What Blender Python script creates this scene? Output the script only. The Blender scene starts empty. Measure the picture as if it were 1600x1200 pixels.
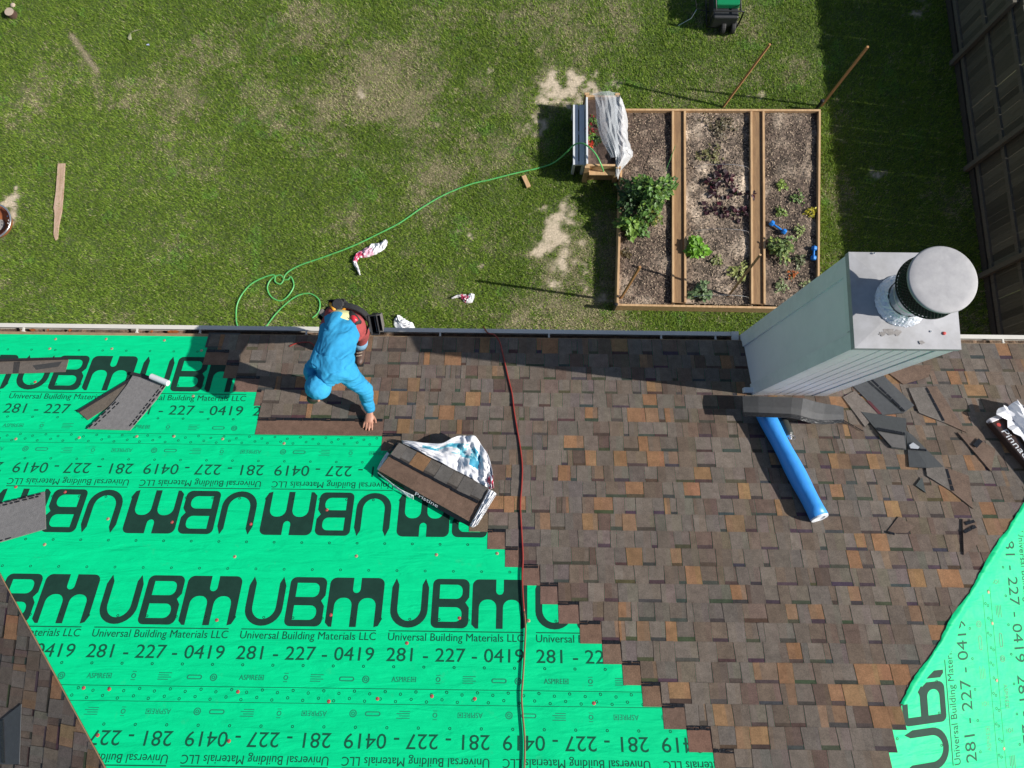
import bpy, bmesh, math, random
import numpy as np
from mathutils import Vector, Matrix

rnd = random.Random(7)
nr = np.random.default_rng(11)
scene = bpy.context.scene
col = scene.collection

# ------------------------------------------------------------------ camera, sky, sun, exposure
FPX, CX, CY, CAMH = 1148.0, 800.0, 600.0, 13.5
TILT, YAW = math.radians(9.4), math.radians(0.7)
Rz = Matrix.Rotation(YAW, 3, 'Z')
c_r = Rz @ Vector((1, 0, 0))
c_u = Rz @ Vector((0, math.cos(TILT), math.sin(TILT)))
c_w = Rz @ Vector((0, math.sin(TILT), -math.cos(TILT)))
CAM = Vector((0, 0, CAMH))
cam_data = bpy.data.cameras.new('camera')
cam_data.sensor_fit = 'HORIZONTAL'
cam_data.sensor_width = 36.0
cam_data.lens = FPX / 1600 * 36
cam_data.clip_end = 500
cam = bpy.data.objects.new('camera', cam_data)
col.objects.link(cam)
m = Matrix((c_r, c_u, -c_w)).transposed().to_4x4()
m.translation = CAM
cam.matrix_world = m
scene.camera = cam

SUN_EL, SUN_AZ = math.radians(35.5), math.radians(7.4)      # shadows run to -X and a little to +Y
to_sun = Vector((math.cos(SUN_EL) * math.cos(SUN_AZ), -math.cos(SUN_EL) * math.sin(SUN_AZ), math.sin(SUN_EL)))
world = bpy.data.worlds.new('World')
scene.world = world
world.use_nodes = True
wn = world.node_tree
sky = wn.nodes.new('ShaderNodeTexSky')
sky.sky_type = 'NISHITA'
sky.sun_disc = False
sky.sun_elevation = SUN_EL
sky.sun_rotation = math.atan2(to_sun.x, to_sun.y)
bg = wn.nodes['Background']
wn.links.new(sky.outputs[0], bg.inputs[0])
bg.inputs[1].default_value = 0.075
sun_data = bpy.data.lights.new('sun', 'SUN')
sun_data.energy = 5.0
sun_data.angle = math.radians(0.53)
sun_data.color = (1.0, 0.955, 0.89)
sun = bpy.data.objects.new('sun', sun_data)
col.objects.link(sun)
sun.rotation_euler = to_sun.to_track_quat('Z', 'Y').to_euler()
scene.view_settings.view_transform = 'Standard'
scene.view_settings.look = 'None'
scene.view_settings.gamma = 1.0
scene.view_settings.exposure = 0.35
scene.view_settings.use_curve_mapping = False

# ------------------------------------------------------------------ measured frame of the place
PITCH = math.radians(22.62)
CP, SP = math.cos(PITCH), math.sin(PITCH)
YE, ZE = 1.5823, 6.6667            # eave line of the garden-side slope
XL, XR = -6.18, 5.79               # eave corners (the hips run in at 45 degrees)
DR = 5.0                           # plan distance eave to ridge
NM = Vector((0, SP, CP))

def ray(px, py):
    return c_w + c_r * ((px - CX) / FPX) - c_u * ((py - CY) / FPX)

def G(px, py, h=0.0):
    d = ray(px, py)
    return CAM + d * ((h - CAMH) / d.z)

def RF(px, py, h=0.0):
    """point of the garden-side slope (h = height above it, measured vertically)"""
    d = ray(px, py)
    p0 = Vector((0, YE, ZE + h))
    return CAM + d * ((p0 - CAM).dot(NM) / d.dot(NM))

def UV(px, py):
    p = RF(px, py)
    return p.x, (YE - p.y) / CP

class Frame:
    def __init__(s, o, u, v):
        s.o, s.u, s.v = Vector(o), Vector(u), Vector(v)
        s.n = Vector((abs(0), 0, 0))
    def __call__(s, u, v, n=0.0):
        return s.o + s.u * u + s.v * v + s.n * n

FM = Frame((0, YE, ZE), (1, 0, 0), (0, -CP, SP)); FM.n = NM.copy()
FR = Frame((XR, YE, ZE), (0, -1, 0), (-CP, 0, SP)); FR.n = Vector((SP, 0, CP))
FL = Frame((XL, YE, ZE), (0, 1, 0), (CP, 0, SP)); FL.n = Vector((-SP, 0, CP))

# ------------------------------------------------------------------ materials
def lin(r, g, b):
    f = lambda c: (c / 255 / 12.92) if c / 255 <= 0.04045 else ((c / 255 + 0.055) / 1.055) ** 2.4
    return (f(r), f(g), f(b))

def mat(name, color=None, rough=0.6, metal=0.0, noise=0.0, nscale=20.0, bump=0.0, bscale=80.0, attr=False, spec=0.5,
        trans=0.0, stretch=None, color2=None, alpha=1.0, subsurf=0.0):
    M = bpy.data.materials.new(name)
    M.use_nodes = True
    nt = M.node_tree
    b = nt.nodes['Principled BSDF']
    b.inputs['Roughness'].default_value = rough
    b.inputs['Metallic'].default_value = metal
    b.inputs['Specular IOR Level'].default_value = spec
    if trans:
        b.inputs['Transmission Weight'].default_value = trans
    if alpha < 1:
        b.inputs['Alpha'].default_value = alpha
    tc = nt.nodes.new('ShaderNodeTexCoord')
    mp = nt.nodes.new('ShaderNodeMapping')
    nt.links.new(tc.outputs['Object'], mp.inputs[0])
    if stretch:
        mp.inputs['Scale'].default_value = stretch
    src = None
    if attr:
        a = nt.nodes.new('ShaderNodeAttribute')
        a.attribute_name = 'Col'
        src = a.outputs['Color']
    else:
        rgb = nt.nodes.new('ShaderNodeRGB')
        rgb.outputs[0].default_value = (*color, 1)
        src = rgb.outputs[0]
    if color2 is not None:
        n2 = nt.nodes.new('ShaderNodeTexNoise')
        n2.inputs['Scale'].default_value = nscale * 0.35
        n2.inputs['Detail'].default_value = 5
        n2.inputs['Roughness'].default_value = 0.65
        nt.links.new(mp.outputs[0], n2.inputs['Vector'])
        cr = nt.nodes.new('ShaderNodeValToRGB')
        cr.color_ramp.elements[0].position = 0.42
        cr.color_ramp.elements[1].position = 0.62
        nt.links.new(n2.outputs[0], cr.inputs[0])
        mx = nt.nodes.new('ShaderNodeMixRGB')
        nt.links.new(cr.outputs[0], mx.inputs[0])
        nt.links.new(src, mx.inputs[1])
        mx.inputs[2].default_value = (*color2, 1)
        src = mx.outputs[0]
    if noise:
        n = nt.nodes.new('ShaderNodeTexNoise')
        n.inputs['Scale'].default_value = nscale
        n.inputs['Detail'].default_value = 6
        n.inputs['Roughness'].default_value = 0.7
        nt.links.new(mp.outputs[0], n.inputs['Vector'])
        mr = nt.nodes.new('ShaderNodeMapRange')
        mr.inputs[1].default_value = 0.25
        mr.inputs[2].default_value = 0.75
        mr.inputs[3].default_value = 1 - noise
        mr.inputs[4].default_value = 1 + noise
        nt.links.new(n.outputs[0], mr.inputs[0])
        mx = nt.nodes.new('ShaderNodeVectorMath')
        mx.operation = 'SCALE'
        nt.links.new(src, mx.inputs[0])
        nt.links.new(mr.outputs[0], mx.inputs['Scale'])
        src = mx.outputs[0]
    nt.links.new(src, b.inputs['Base Color'])
    if bump:
        n = nt.nodes.new('ShaderNodeTexNoise')
        n.inputs['Scale'].default_value = bscale
        n.inputs['Detail'].default_value = 4
        nt.links.new(mp.outputs[0], n.inputs['Vector'])
        bp = nt.nodes.new('ShaderNodeBump')
        bp.inputs['Strength'].default_value = min(1.0, bump)
        bp.inputs['Distance'].default_value = 0.01
        nt.links.new(n.outputs[0], bp.inputs['Height'])
        nt.links.new(bp.outputs[0], b.inputs['Normal'])
    return M

M = {}
M['shingle'] = mat('shingle_granules', attr=True, rough=0.92, noise=0.36, nscale=110, bump=0.5, bscale=260, spec=0.2)
M['asphalt'] = mat('asphalt_back', attr=True, rough=0.55, noise=0.22, nscale=30, bump=0.3, bscale=140)
M['seal'] = mat('sealant_black', (0.012, 0.012, 0.013), rough=0.25, bump=0.5, bscale=60)
M['green'] = mat('underlayment_green', (0.0, 0.60, 0.235), rough=0.6, noise=0.08, nscale=3.5, bump=0.45, bscale=6, spec=0.12, stretch=(1, 2.4, 1))
M['greenlap'] = mat('underlayment_lap', (0.0, 0.60, 0.235), rough=0.55, noise=0.10, nscale=5, bump=0.7, bscale=9, spec=0.25)
M['print'] = mat('print_dark', (0.012, 0.042, 0.030), rough=0.65, noise=0.2, nscale=14, spec=0.15)
M['print2'] = mat('print_thin', (0.006, 0.085, 0.045), rough=0.6, spec=.15)
M['print3'] = mat('print_faint', (0.006, 0.22, 0.11), rough=0.55)
M['cap_red'] = mat('nail_cap_red', (0.5, 0.06, 0.05), rough=0.45)
M['cap_tan'] = mat('nail_cap_tan', (0.45, 0.27, 0.16), rough=0.5)
M['deck'] = mat('roof_deck_wood', (0.30, 0.20, 0.11), rough=0.85, noise=0.3, nscale=12)
M['cream'] = mat('cream_metal', (0.60, 0.575, 0.52), rough=0.38, noise=0.06, nscale=9)
M['gutterdirt'] = mat('gutter_dirt', (0.10, 0.07, 0.05), rough=0.95, noise=0.5, nscale=45, bump=0.8, bscale=60, color2=(0.20, 0.13, 0.085))
M['brick'] = mat('brick_wall', (0.30, 0.16, 0.11), rough=0.9, noise=0.3, nscale=14, bump=0.4, bscale=40)
M['paint'] = mat('grey_white_paint', (0.82, 0.81, 0.83), rough=0.55, noise=0.05, nscale=3, color2=(0.77, 0.765, 0.785), bump=0.08, bscale=30)
M['trim'] = mat('trim_paint', (0.78, 0.79, 0.80), rough=0.5, noise=0.06, nscale=14, color2=(0.72, 0.735, 0.745))
M['zinc'] = mat('galvanised_sheet', (0.385, 0.385, 0.40), rough=0.6, metal=0.05, noise=0.10, nscale=9, color2=(0.315, 0.312, 0.315), bump=0.10, bscale=9, spec=.3)
M['zinc2'] = mat('cap_sheet', (0.375, 0.37, 0.375), rough=0.6, metal=0.05, noise=0.09, nscale=26, color2=(0.325, 0.32, 0.33), bump=0.05, bscale=12, spec=.3)
M['foil'] = mat('crinkled_foil', (0.70, 0.74, 0.80), rough=0.35, metal=0.45, bump=0.8, bscale=75)
M['pipe'] = mat('flue_steel', (0.55, 0.58, 0.62), rough=0.3, metal=0.85, noise=0.08, nscale=10)
M['black'] = mat('black_metal', (0.012, 0.012, 0.013), rough=0.5)
M['rubber'] = mat('black_rubber', (0.018, 0.018, 0.018), rough=0.7)
M['soot'] = mat('soot_stain', (0.24, 0.225, 0.215), rough=0.9, noise=0.4, nscale=40)
M['wood_new'] = mat('sawn_pine', (0.52, 0.34, 0.175), rough=0.75, noise=0.16, nscale=9, stretch=(6, 1, 6), color2=(0.42, 0.26, 0.13))
M['wood_path'] = mat('walk_board', (0.25, 0.15, 0.07), rough=0.8, noise=0.22, nscale=8, stretch=(7, 1, 7), color2=(0.20, 0.115, 0.055))
M['wood_old'] = mat('weathered_cedar', attr=True, rough=0.9, noise=0.35, nscale=10, stretch=(7, 7, 0.7), bump=0.3, bscale=30)
M['plank'] = mat('loose_plank', (0.50, 0.36, 0.26), rough=0.8, noise=0.2, nscale=9, stretch=(7, 1, 7), color2=(0.40, 0.26, 0.18))
M['stake'] = mat('stake_wood', (0.36, 0.185, 0.07), rough=0.8, noise=0.25, nscale=14)
M['soil'] = mat('mulch_soil', attr=True, rough=0.95, noise=0.45, nscale=60, bump=0.9, bscale=70)
M['ground'] = mat('lawn_ground', attr=True, rough=0.95, noise=0.45, nscale=26, bump=0.8, bscale=34)
M['blue'] = mat('blue_film', (0.045, 0.31, 0.82), rough=0.42, noise=0.08, nscale=5, bump=0.5, bscale=11, color2=(0.045, 0.30, 0.76))
M['tube_end'] = mat('white_card', (0.72, 0.75, 0.78), rough=0.6, noise=0.1)
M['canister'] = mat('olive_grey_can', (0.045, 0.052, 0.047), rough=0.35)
M['chrome'] = mat('bright_steel', (0.7, 0.7, 0.7), rough=0.25, metal=0.9)
M['hose_red'] = mat('red_air_hose', (0.27, 0.03, 0.022), rough=0.4)
M['hose_brown'] = mat('brown_air_hose', (0.20, 0.10, 0.05), rough=0.45)
M['hose_green'] = mat('green_garden_hose', (0.10, 0.42, 0.12), rough=0.35)
M['film'] = mat('wrapper_film', attr=True, rough=0.32, noise=0.05, bump=0.35, bscale=22)
M['clear'] = mat('clear_plastic', (0.70, 0.74, 0.77), rough=0.25, alpha=0.26, bump=1.0, bscale=22)
M['clear2'] = mat('bunched_plastic', (0.56, 0.57, 0.58), rough=0.3, alpha=0.72, bump=1.0, bscale=30)
M['white'] = mat('white_paint', (0.62, 0.64, 0.66), rough=0.6, noise=0.08, nscale=10)
M['hoodie'] = mat('blue_jersey', (0.04, 0.31, 0.55), rough=0.9, noise=0.12, nscale=7, bump=0.8, bscale=16, spec=0.15, color2=(0.028, 0.25, 0.47))
M['trousers'] = mat('red_canvas', (0.33, 0.055, 0.055), rough=0.9, noise=0.15, nscale=30, bump=0.3)
M['denim'] = mat('pale_denim', (0.17, 0.33, 0.47), rough=0.9, noise=0.2, nscale=40)
M['shirt'] = mat('pale_yellow_shirt', (0.75, 0.75, 0.36), rough=0.9)
M['skin'] = mat('skin', (0.40, 0.19, 0.125), rough=0.55, noise=0.08, nscale=30)
M['hair'] = mat('dark_hair', (0.02, 0.014, 0.01), rough=0.6)
M['leather'] = mat('brown_leather', (0.085, 0.05, 0.038), rough=0.55, noise=0.3, nscale=30, bump=0.3)
M['belt'] = mat('black_nylon', (0.022, 0.022, 0.024), rough=0.75, noise=0.3, nscale=40, bump=0.4)
M['greytool'] = mat('grey_nylon', (0.15, 0.135, 0.125), rough=0.8, noise=0.2, nscale=30)
M['yellow'] = mat('yellow_handle', (0.75, 0.33, 0.03), rough=0.4)
M['redtool'] = mat('red_plastic', (0.60, 0.03, 0.045), rough=0.35)
M['gengreen'] = mat('generator_green', (0.006, 0.20, 0.075), rough=0.25, noise=0.05)
M['engine'] = mat('engine_dark', (0.02, 0.022, 0.025), rough=0.55, noise=0.4, nscale=30)
M['dumb'] = mat('blue_neoprene', (0.01, 0.19, 0.62), rough=0.5)
M['leaf'] = mat('leaf', attr=True, rough=0.5, noise=0.15, nscale=30)
M['grass'] = mat('grass_blade', attr=True, rough=0.7, spec=0.12)
M['rust'] = mat('rusted_bowl', (0.36, 0.12, 0.035), rough=0.7, noise=0.3, nscale=8, color2=(0.24, 0.075, 0.03))
M['stone'] = mat('stone', (0.42, 0.34, 0.26), rough=0.9, noise=0.2, nscale=20, bump=0.3)
nt = M['shingle'].node_tree
b = nt.nodes['Principled BSDF']
src = b.inputs['Base Color'].links[0].from_socket
tc = nt.nodes.new('ShaderNodeTexCoord')
for sc_, lo_, hi_ in ((16.0, 0.80, 1.20), (1.1, 0.88, 1.10)):
    n_ = nt.nodes.new('ShaderNodeTexNoise'); n_.inputs['Scale'].default_value = sc_; n_.inputs['Detail'].default_value = 5; n_.inputs['Roughness'].default_value = 0.65
    nt.links.new(tc.outputs['Object'], n_.inputs['Vector'])
    mr = nt.nodes.new('ShaderNodeMapRange')
    mr.inputs[1].default_value, mr.inputs[2].default_value, mr.inputs[3].default_value, mr.inputs[4].default_value = 0.3, 0.7, lo_, hi_
    nt.links.new(n_.outputs[0], mr.inputs[0])
    vm = nt.nodes.new('ShaderNodeVectorMath'); vm.operation = 'SCALE'
    nt.links.new(src, vm.inputs[0]); nt.links.new(mr.outputs[0], vm.inputs['Scale']); src = vm.outputs[0]
nt.links.new(src, b.inputs['Base Color'])
# underlayment: long soft creases besides the fine waviness, and scuffs
for k in ('green', 'greenlap'):
    nt = M[k].node_tree; b = nt.nodes['Principled BSDF']
    bp0 = b.inputs['Normal'].links[0].from_node
    tc = nt.nodes.new('ShaderNodeTexCoord'); mp = nt.nodes.new('ShaderNodeMapping'); mp.inputs['Rotation'].default_value = (0, 0, 0.7); mp.inputs['Scale'].default_value = (1, 5, 1)
    nt.links.new(tc.outputs['Object'], mp.inputs[0])
    n_ = nt.nodes.new('ShaderNodeTexNoise'); n_.inputs['Scale'].default_value = 2.2; n_.inputs['Detail'].default_value = 6; n_.inputs['Distortion'].default_value = 0.8
    nt.links.new(mp.outputs[0], n_.inputs['Vector'])
    bp = nt.nodes.new('ShaderNodeBump'); bp.inputs['Strength'].default_value = 0.55; bp.inputs['Distance'].default_value = 0.03
    nt.links.new(n_.outputs[0], bp.inputs['Height']); nt.links.new(bp0.outputs[0], bp.inputs['Normal']); nt.links.new(bp.outputs[0], b.inputs['Normal'])
    n2 = nt.nodes.new('ShaderNodeTexNoise'); n2.inputs['Scale'].default_value = 9; n2.inputs['Detail'].default_value = 8; n2.inputs['Roughness'].default_value = 0.75
    nt.links.new(tc.outputs['Object'], n2.inputs['Vector'])
    mr = nt.nodes.new('ShaderNodeMapRange'); mr.inputs[1].default_value, mr.inputs[2].default_value, mr.inputs[3].default_value, mr.inputs[4].default_value = 0.60, 0.76, 0.0, 0.22
    nt.links.new(n2.outputs[0], mr.inputs[0])
    mx = nt.nodes.new('ShaderNodeMixRGB'); src = b.inputs['Base Color'].links[0].from_socket
    nt.links.new(mr.outputs[0], mx.inputs[0]); nt.links.new(src, mx.inputs[1]); mx.inputs[2].default_value = (0.09, 0.36, 0.20, 1)
    nt.links.new(mx.outputs[0], b.inputs['Base Color'])
for k in ('grass', 'leaf'):
    nt = M[k].node_tree
    b = nt.nodes['Principled BSDF']
    a = [n for n in nt.nodes if n.type == 'ATTRIBUTE'][0]
    tr = nt.nodes.new('ShaderNodeBsdfTranslucent')
    nt.links.new(a.outputs['Color'], tr.inputs[0])
    ms = nt.nodes.new('ShaderNodeMixShader')
    ms.inputs[0].default_value = 0.28
    nt.links.new(b.outputs[0], ms.inputs[1])
    nt.links.new(tr.outputs[0], ms.inputs[2])
    nt.links.new(ms.outputs[0], nt.nodes['Material Output'].inputs[0])

# ------------------------------------------------------------------ building helpers
def wloc(o):
    v = Vector((0, 0, 0))
    while o is not None:
        v += Vector(o.location)
        o = o.parent
    return v

def tag(o, label=None, cat=None, group=None, kind=None):
    if label: o['label'] = label
    if cat: o['category'] = cat
    if group: o['group'] = group
    if kind: o['kind'] = kind
    return o

def empty(name, loc, label=None, cat=None, group=None, parent=None):
    o = bpy.data.objects.new(name, None)
    col.objects.link(o)
    o.empty_display_size = 0.1
    if parent is not None:
        o.parent = parent
        loc = Vector(loc) - wloc(parent)
    o.location = loc
    return tag(o, label, cat, group)

def link_mesh(name, me, parent=None, base=None):
    o = bpy.data.objects.new(name, me)
    col.objects.link(o)
    if parent is not None:
        o.parent = parent
        me.transform(Matrix.Translation(-wloc(parent)))
    elif base is not None:
        me.transform(Matrix.Translation(-Vector(base)))
        o.location = base
    return o

class MB:
    def __init__(s):
        s.v, s.f, s.c, s.m = [], [], [], []
        s.cur = (0.5, 0.5, 0.5); s.mi = 0
    def face(s, pts, c=None):
        i = len(s.v)
        s.v.extend(tuple(p) for p in pts)
        s.f.append(tuple(range(i, i + len(pts))))
        s.c.append(c or s.cur); s.m.append(s.mi)
    def poly(s, vs, fs, c=None):
        i = len(s.v)
        s.v.extend(tuple(p) for p in vs)
        for f in fs:
            s.f.append(tuple(i + k for k in f)); s.c.append(c or s.cur); s.m.append(s.mi)
    def hexa(s, lo, hi, c=None):
        """lo, hi: four points each, same order (ccw seen from outside top)"""
        s.poly(list(lo) + list(hi), [(3, 2, 1, 0), (4, 5, 6, 7), (0, 1, 5, 4), (1, 2, 6, 5), (2, 3, 7, 6), (3, 0, 4, 7)], c)
    def box(s, cen, size, rot=None, c=None):
        cen = Vector(cen); sx, sy, sz = (q / 2 for q in size)
        R = rot or Matrix.Identity(3)
        P = [cen + R @ Vector(q) for q in ((-sx, -sy, -sz), (sx, -sy, -sz), (sx, sy, -sz), (-sx, sy, -sz), (-sx, -sy, sz), (sx, -sy, sz), (sx, sy, sz), (-sx, sy, sz))]
        s.hexa(P[:4], P[4:], c)
    def beam(s, a, b, w, h, up=(0, 0, 1), c=None):
        a, b = Vector(a), Vector(b); d = (b - a).normalized()
        sd = d.cross(Vector(up))
        if sd.length < 1e-5: sd = d.cross(Vector((1, 0, 0)))
        sd.normalize(); u2 = sd.cross(d)
        q = lambda p: [p - sd * w / 2 - u2 * h / 2, p + sd * w / 2 - u2 * h / 2, p + sd * w / 2 + u2 * h / 2, p - sd * w / 2 + u2 * h / 2]
        s.hexa(q(a)[::-1], q(b)[::-1], c)
    def loft(s, rings, c=None, cap=True, close=True):
        n = len(rings[0]); i = len(s.v)
        for r in rings: s.v.extend(tuple(p) for p in r)
        for k in range(len(rings) - 1):
            for j in range(n if close else n - 1):
                j2 = (j + 1) % n
                s.f.append((i + k * n + j, i + k * n + j2, i + (k + 1) * n + j2, i + (k + 1) * n + j)); s.c.append(c or s.cur); s.m.append(s.mi)
        if cap and close:
            s.f.append(tuple(i + j for j in range(n))[::-1]); s.c.append(c or s.cur); s.m.append(s.mi)
            k = (len(rings) - 1) * n
            s.f.append(tuple(i + k + j for j in range(n))); s.c.append(c or s.cur); s.m.append(s.mi)
    def tube(s, pts, rad, seg=8, c=None, cap=True, flat=1.0):
        pts = [Vector(p) for p in pts]
        if not isinstance(rad, (list, tuple)): rad = [rad] * len(pts)
        rings = []; ref = None
        for k, p in enumerate(pts):
            d = (pts[min(k + 1, len(pts) - 1)] - pts[max(k - 1, 0)])
            d = d.normalized() if d.length > 1e-9 else Vector((0, 0, 1))
            if ref is None:
                ref = d.cross(Vector((0, 0, 1)))
                if ref.length < 1e-3: ref = d.cross(Vector((1, 0, 0)))
            ref = (ref - d * ref.dot(d)).normalized()
            up = d.cross(ref)
            rings.append([p + (ref * math.cos(a) + up * math.sin(a) * flat) * rad[k] for a in (2 * math.pi * j / seg for j in range(seg))])
        s.loft(rings, c, cap)
    def lathe(s, cen, prof, seg=32, axis=None, c=None, cap=True):
        cen = Vector(cen); az = Vector(axis or (0, 0, 1)).normalized()
        ax = az.orthogonal().normalized(); ay = az.cross(ax)
        s.loft([[cen + az * z + (ax * math.cos(a) + ay * math.sin(a)) * r for a in (2 * math.pi * j / seg for j in range(seg))] for r, z in prof], c, cap)
    def ball(s, cen, rad, rot=None, seg=14, rings=9, c=None):
        cen = Vector(cen); R = rot or Matrix.Identity(3)
        if not isinstance(rad, (list, tuple)): rad = (rad,) * 3
        rr = []
        for k in range(rings + 1):
            t = -math.pi / 2 + math.pi * k / rings
            rr.append([cen + R @ Vector((rad[0] * math.cos(t) * math.cos(a), rad[1] * math.cos(t) * math.sin(a), rad[2] * math.sin(t))) for a in (2 * math.pi * j / seg for j in range(seg))])
        s.loft(rr, c, False)
    def mesh(s, name, mats, smooth=False):
        me = bpy.data.meshes.new(name)
        me.from_pydata(s.v, [], s.f)
        at = me.color_attributes.new('Col', 'FLOAT_COLOR', 'CORNER')
        tot = np.array([len(f) for f in s.f])
        ca = np.ones((int(tot.sum()), 4), dtype=np.float32)
        ca[:, :3] = np.repeat(np.array([q[:3] for q in s.c], dtype=np.float32), tot, axis=0)
        at.data.foreach_set('color', ca.ravel())
        for mt in (mats if isinstance(mats, (list, tuple)) else [mats]):
            me.materials.append(M[mt] if isinstance(mt, str) else mt)
        me.polygons.foreach_set('material_index', s.m)
        if smooth: me.polygons.foreach_set('use_smooth', [True] * len(s.f))
        me.update()
        return me
    def build(s, name, mats, parent=None, base=None, smooth=False, bevel=0.0, seg=2, weld=False, subsurf=0):
        me = s.mesh(name, mats, smooth)
        if weld or bevel or subsurf:
            bm = bmesh.new(); bm.from_mesh(me)
            bmesh.ops.remove_doubles(bm, verts=bm.verts, dist=1e-5)
            bm.to_mesh(me); bm.free()
        o = link_mesh(name, me, parent, base)
        if bevel:
            b = o.modifiers.new('bevel', 'BEVEL'); b.width = bevel; b.segments = seg; b.limit_method = 'ANGLE'
        if subsurf:
            b = o.modifiers.new('sub', 'SUBSURF'); b.levels = subsurf; b.render_levels = subsurf
        return o

def smooth_path(pts, n=8):
    pts = [Vector(p) for p in pts]
    out = []
    for i in range(len(pts) - 1):
        p0, p1, p2, p3 = pts[max(i - 1, 0)], pts[i], pts[i + 1], pts[min(i + 2, len(pts) - 1)]
        for k in range(n):
            t = k / n
            out.append(0.5 * ((2 * p1) + (p2 - p0) * t + (2 * p0 - 5 * p1 + 4 * p2 - p3) * t * t + (3 * p1 - p0 - 3 * p2 + p3) * t ** 3))
    out.append(pts[-1])
    return out

def remeshed(name, mb, material, parent, voxel, smooth=4, disp=None):
    me = mb.mesh(name + '_raw', material)
    tmp = bpy.data.objects.new(name + '_raw', me); col.objects.link(tmp)
    r = tmp.modifiers.new('r', 'REMESH'); r.mode = 'VOXEL'; r.voxel_size = voxel
    if smooth:
        sm = tmp.modifiers.new('s', 'SMOOTH'); sm.iterations = smooth; sm.factor = 0.5
    dg = bpy.context.evaluated_depsgraph_get()
    me2 = bpy.data.meshes.new_from_object(tmp.evaluated_get(dg))
    bpy.data.objects.remove(tmp); bpy.data.meshes.remove(me)
    me2.name = name
    if disp is not None:
        n = len(me2.vertices)
        co = np.empty(n * 3); me2.vertices.foreach_get('co', co)
        no = np.empty(n * 3); me2.vertices.foreach_get('normal', no)
        co = co.reshape(-1, 3); no = no.reshape(-1, 3)
        co = co + no * disp(co)[:, None]
        me2.vertices.foreach_set('co', co.ravel())
    me2.materials.clear(); me2.materials.append(M[material])
    me2.polygons.foreach_set('use_smooth', [True] * len(me2.polygons))
    me2.update()
    return link_mesh(name, me2, parent)

# value noise (numpy)
_gr = nr.random((256, 256))
def vnoise(x, y, s):
    x = np.asarray(x) * s + 37.7; y = np.asarray(y) * s + 91.3
    xi = np.floor(x).astype(int); yi = np.floor(y).astype(int)
    fx = x - xi; fy = y - yi
    fx = fx * fx * (3 - 2 * fx); fy = fy * fy * (3 - 2 * fy)
    g = lambda a, b: _gr[a % 256, b % 256]
    return (g(xi, yi) * (1 - fx) + g(xi + 1, yi) * fx) * (1 - fy) + (g(xi, yi + 1) * (1 - fx) + g(xi + 1, yi + 1) * fx) * fy
def fbm(x, y, s, o=4):
    t = 0; a = 1; w = 0
    for _ in range(o):
        t = t + vnoise(x, y, s) * a; w += a; a *= 0.55; s *= 2.07
    return t / w

def clip_mesh(me, planes):
    bm = bmesh.new(); bm.from_mesh(me)
    for co, no in planes:
        bmesh.ops.bisect_plane(bm, geom=bm.verts[:] + bm.edges[:] + bm.faces[:], plane_co=co, plane_no=no, clear_outer=True)
    n = len(bm.faces)
    bm.to_mesh(me); bm.free()
    return n
S2 = math.sqrt(0.5)
# plan lines of the hips: right  x = XR-(YE-y);  left  x = XL+(YE-y)
CLIP_MR = (Vector((XR, YE, 0)), Vector((S2, -S2, 0)))           # keeps the garden-side slope (left of the right hip)
CLIP_ML = (Vector((XL, YE, 0)), Vector((-S2, -S2, 0)))          # keeps the garden-side slope (right of the left hip)
CLIP_R = (Vector((XR, YE, 0)), Vector((-S2, S2, 0)))
CLIP_L = (Vector((XL, YE, 0)), Vector((S2, S2, 0)))

# ------------------------------------------------------------------ ground and lawn
def gpx(px, py): 
    p = G(px, py); return p.x, p.y
SAND = [(*gpx(905, 128), 0.62, 0.34, 1.0), (*gpx(872, 150), 0.35, 0.3, .8), (*gpx(846, 190), 0.3, 0.28, 0.75), (*gpx(868, 352), 0.42, 0.5, .95), (*gpx(885, 410), 0.32, 0.34, .9),
        (*gpx(882, 438), 0.22, 0.2, .8), (*gpx(2, 345), 0.36, 0.52, 0.9), (*gpx(1408, 170), 0.2, 0.18, .8), (*gpx(1368, 275), 0.16, 0.14, .6), (*gpx(1170, 158), .5, .06, .5),
        (*gpx(752, 98), .1, .09, .7), (*gpx(733, 138), .12, .1, .7), (*gpx(558, 148), .13, .08, .7), (*gpx(505, 205), .22, .2, .35), (*gpx(658, 208), .15, .12, .45), (*gpx(930, 455), 0.6, 0.2, .35),
        (*gpx(820, 500), 0.9, .14, .3), (*gpx(745, 420), .2, .14, .5), (*gpx(722, 368), .15, .1, .45), (*gpx(1430, 15), .25, .2, .4), (*gpx(925, 240), .45, .6, .35), (*gpx(575, 55), .18, .16, .35)]
DRY = [(*gpx(600, 130), 2.3, 1.5, 1.0), (*gpx(430, 60), 1.6, 0.9, .8), (*gpx(290, 140), .9, .7, .7), (*gpx(560, 220), 1.3, .7, .8), (*gpx(700, 240), 1.1, .8, .8), (*gpx(880, 420), 1.1, 1.2, .85), (*gpx(330, 70), 1.2, .7, .6),
       (*gpx(760, 90), 1.6, 1.2, .6), (*gpx(30, 470), .9, .5, .5), (*gpx(60, 100), .8, .5, .3), (*gpx(860, 500), 2.4, .35, .7), (*gpx(1220, 140), .9, .35, .4), (*gpx(1310, 300), .3, 1.6, .6), (*gpx(620, 320), 1.4, .5, .35), (*gpx(900, 60), 1.5, .5, .25)]
def blob(x, y, lst):
    t = np.zeros_like(x)
    for cx, cy, rx, ry, a in lst:
        d = np.sqrt(((x - cx) / rx) ** 2 + ((y - cy) / ry) ** 2)
        t = np.maximum(t, a * np.clip(1.5 - d, 0, 1))
    return t
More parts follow.
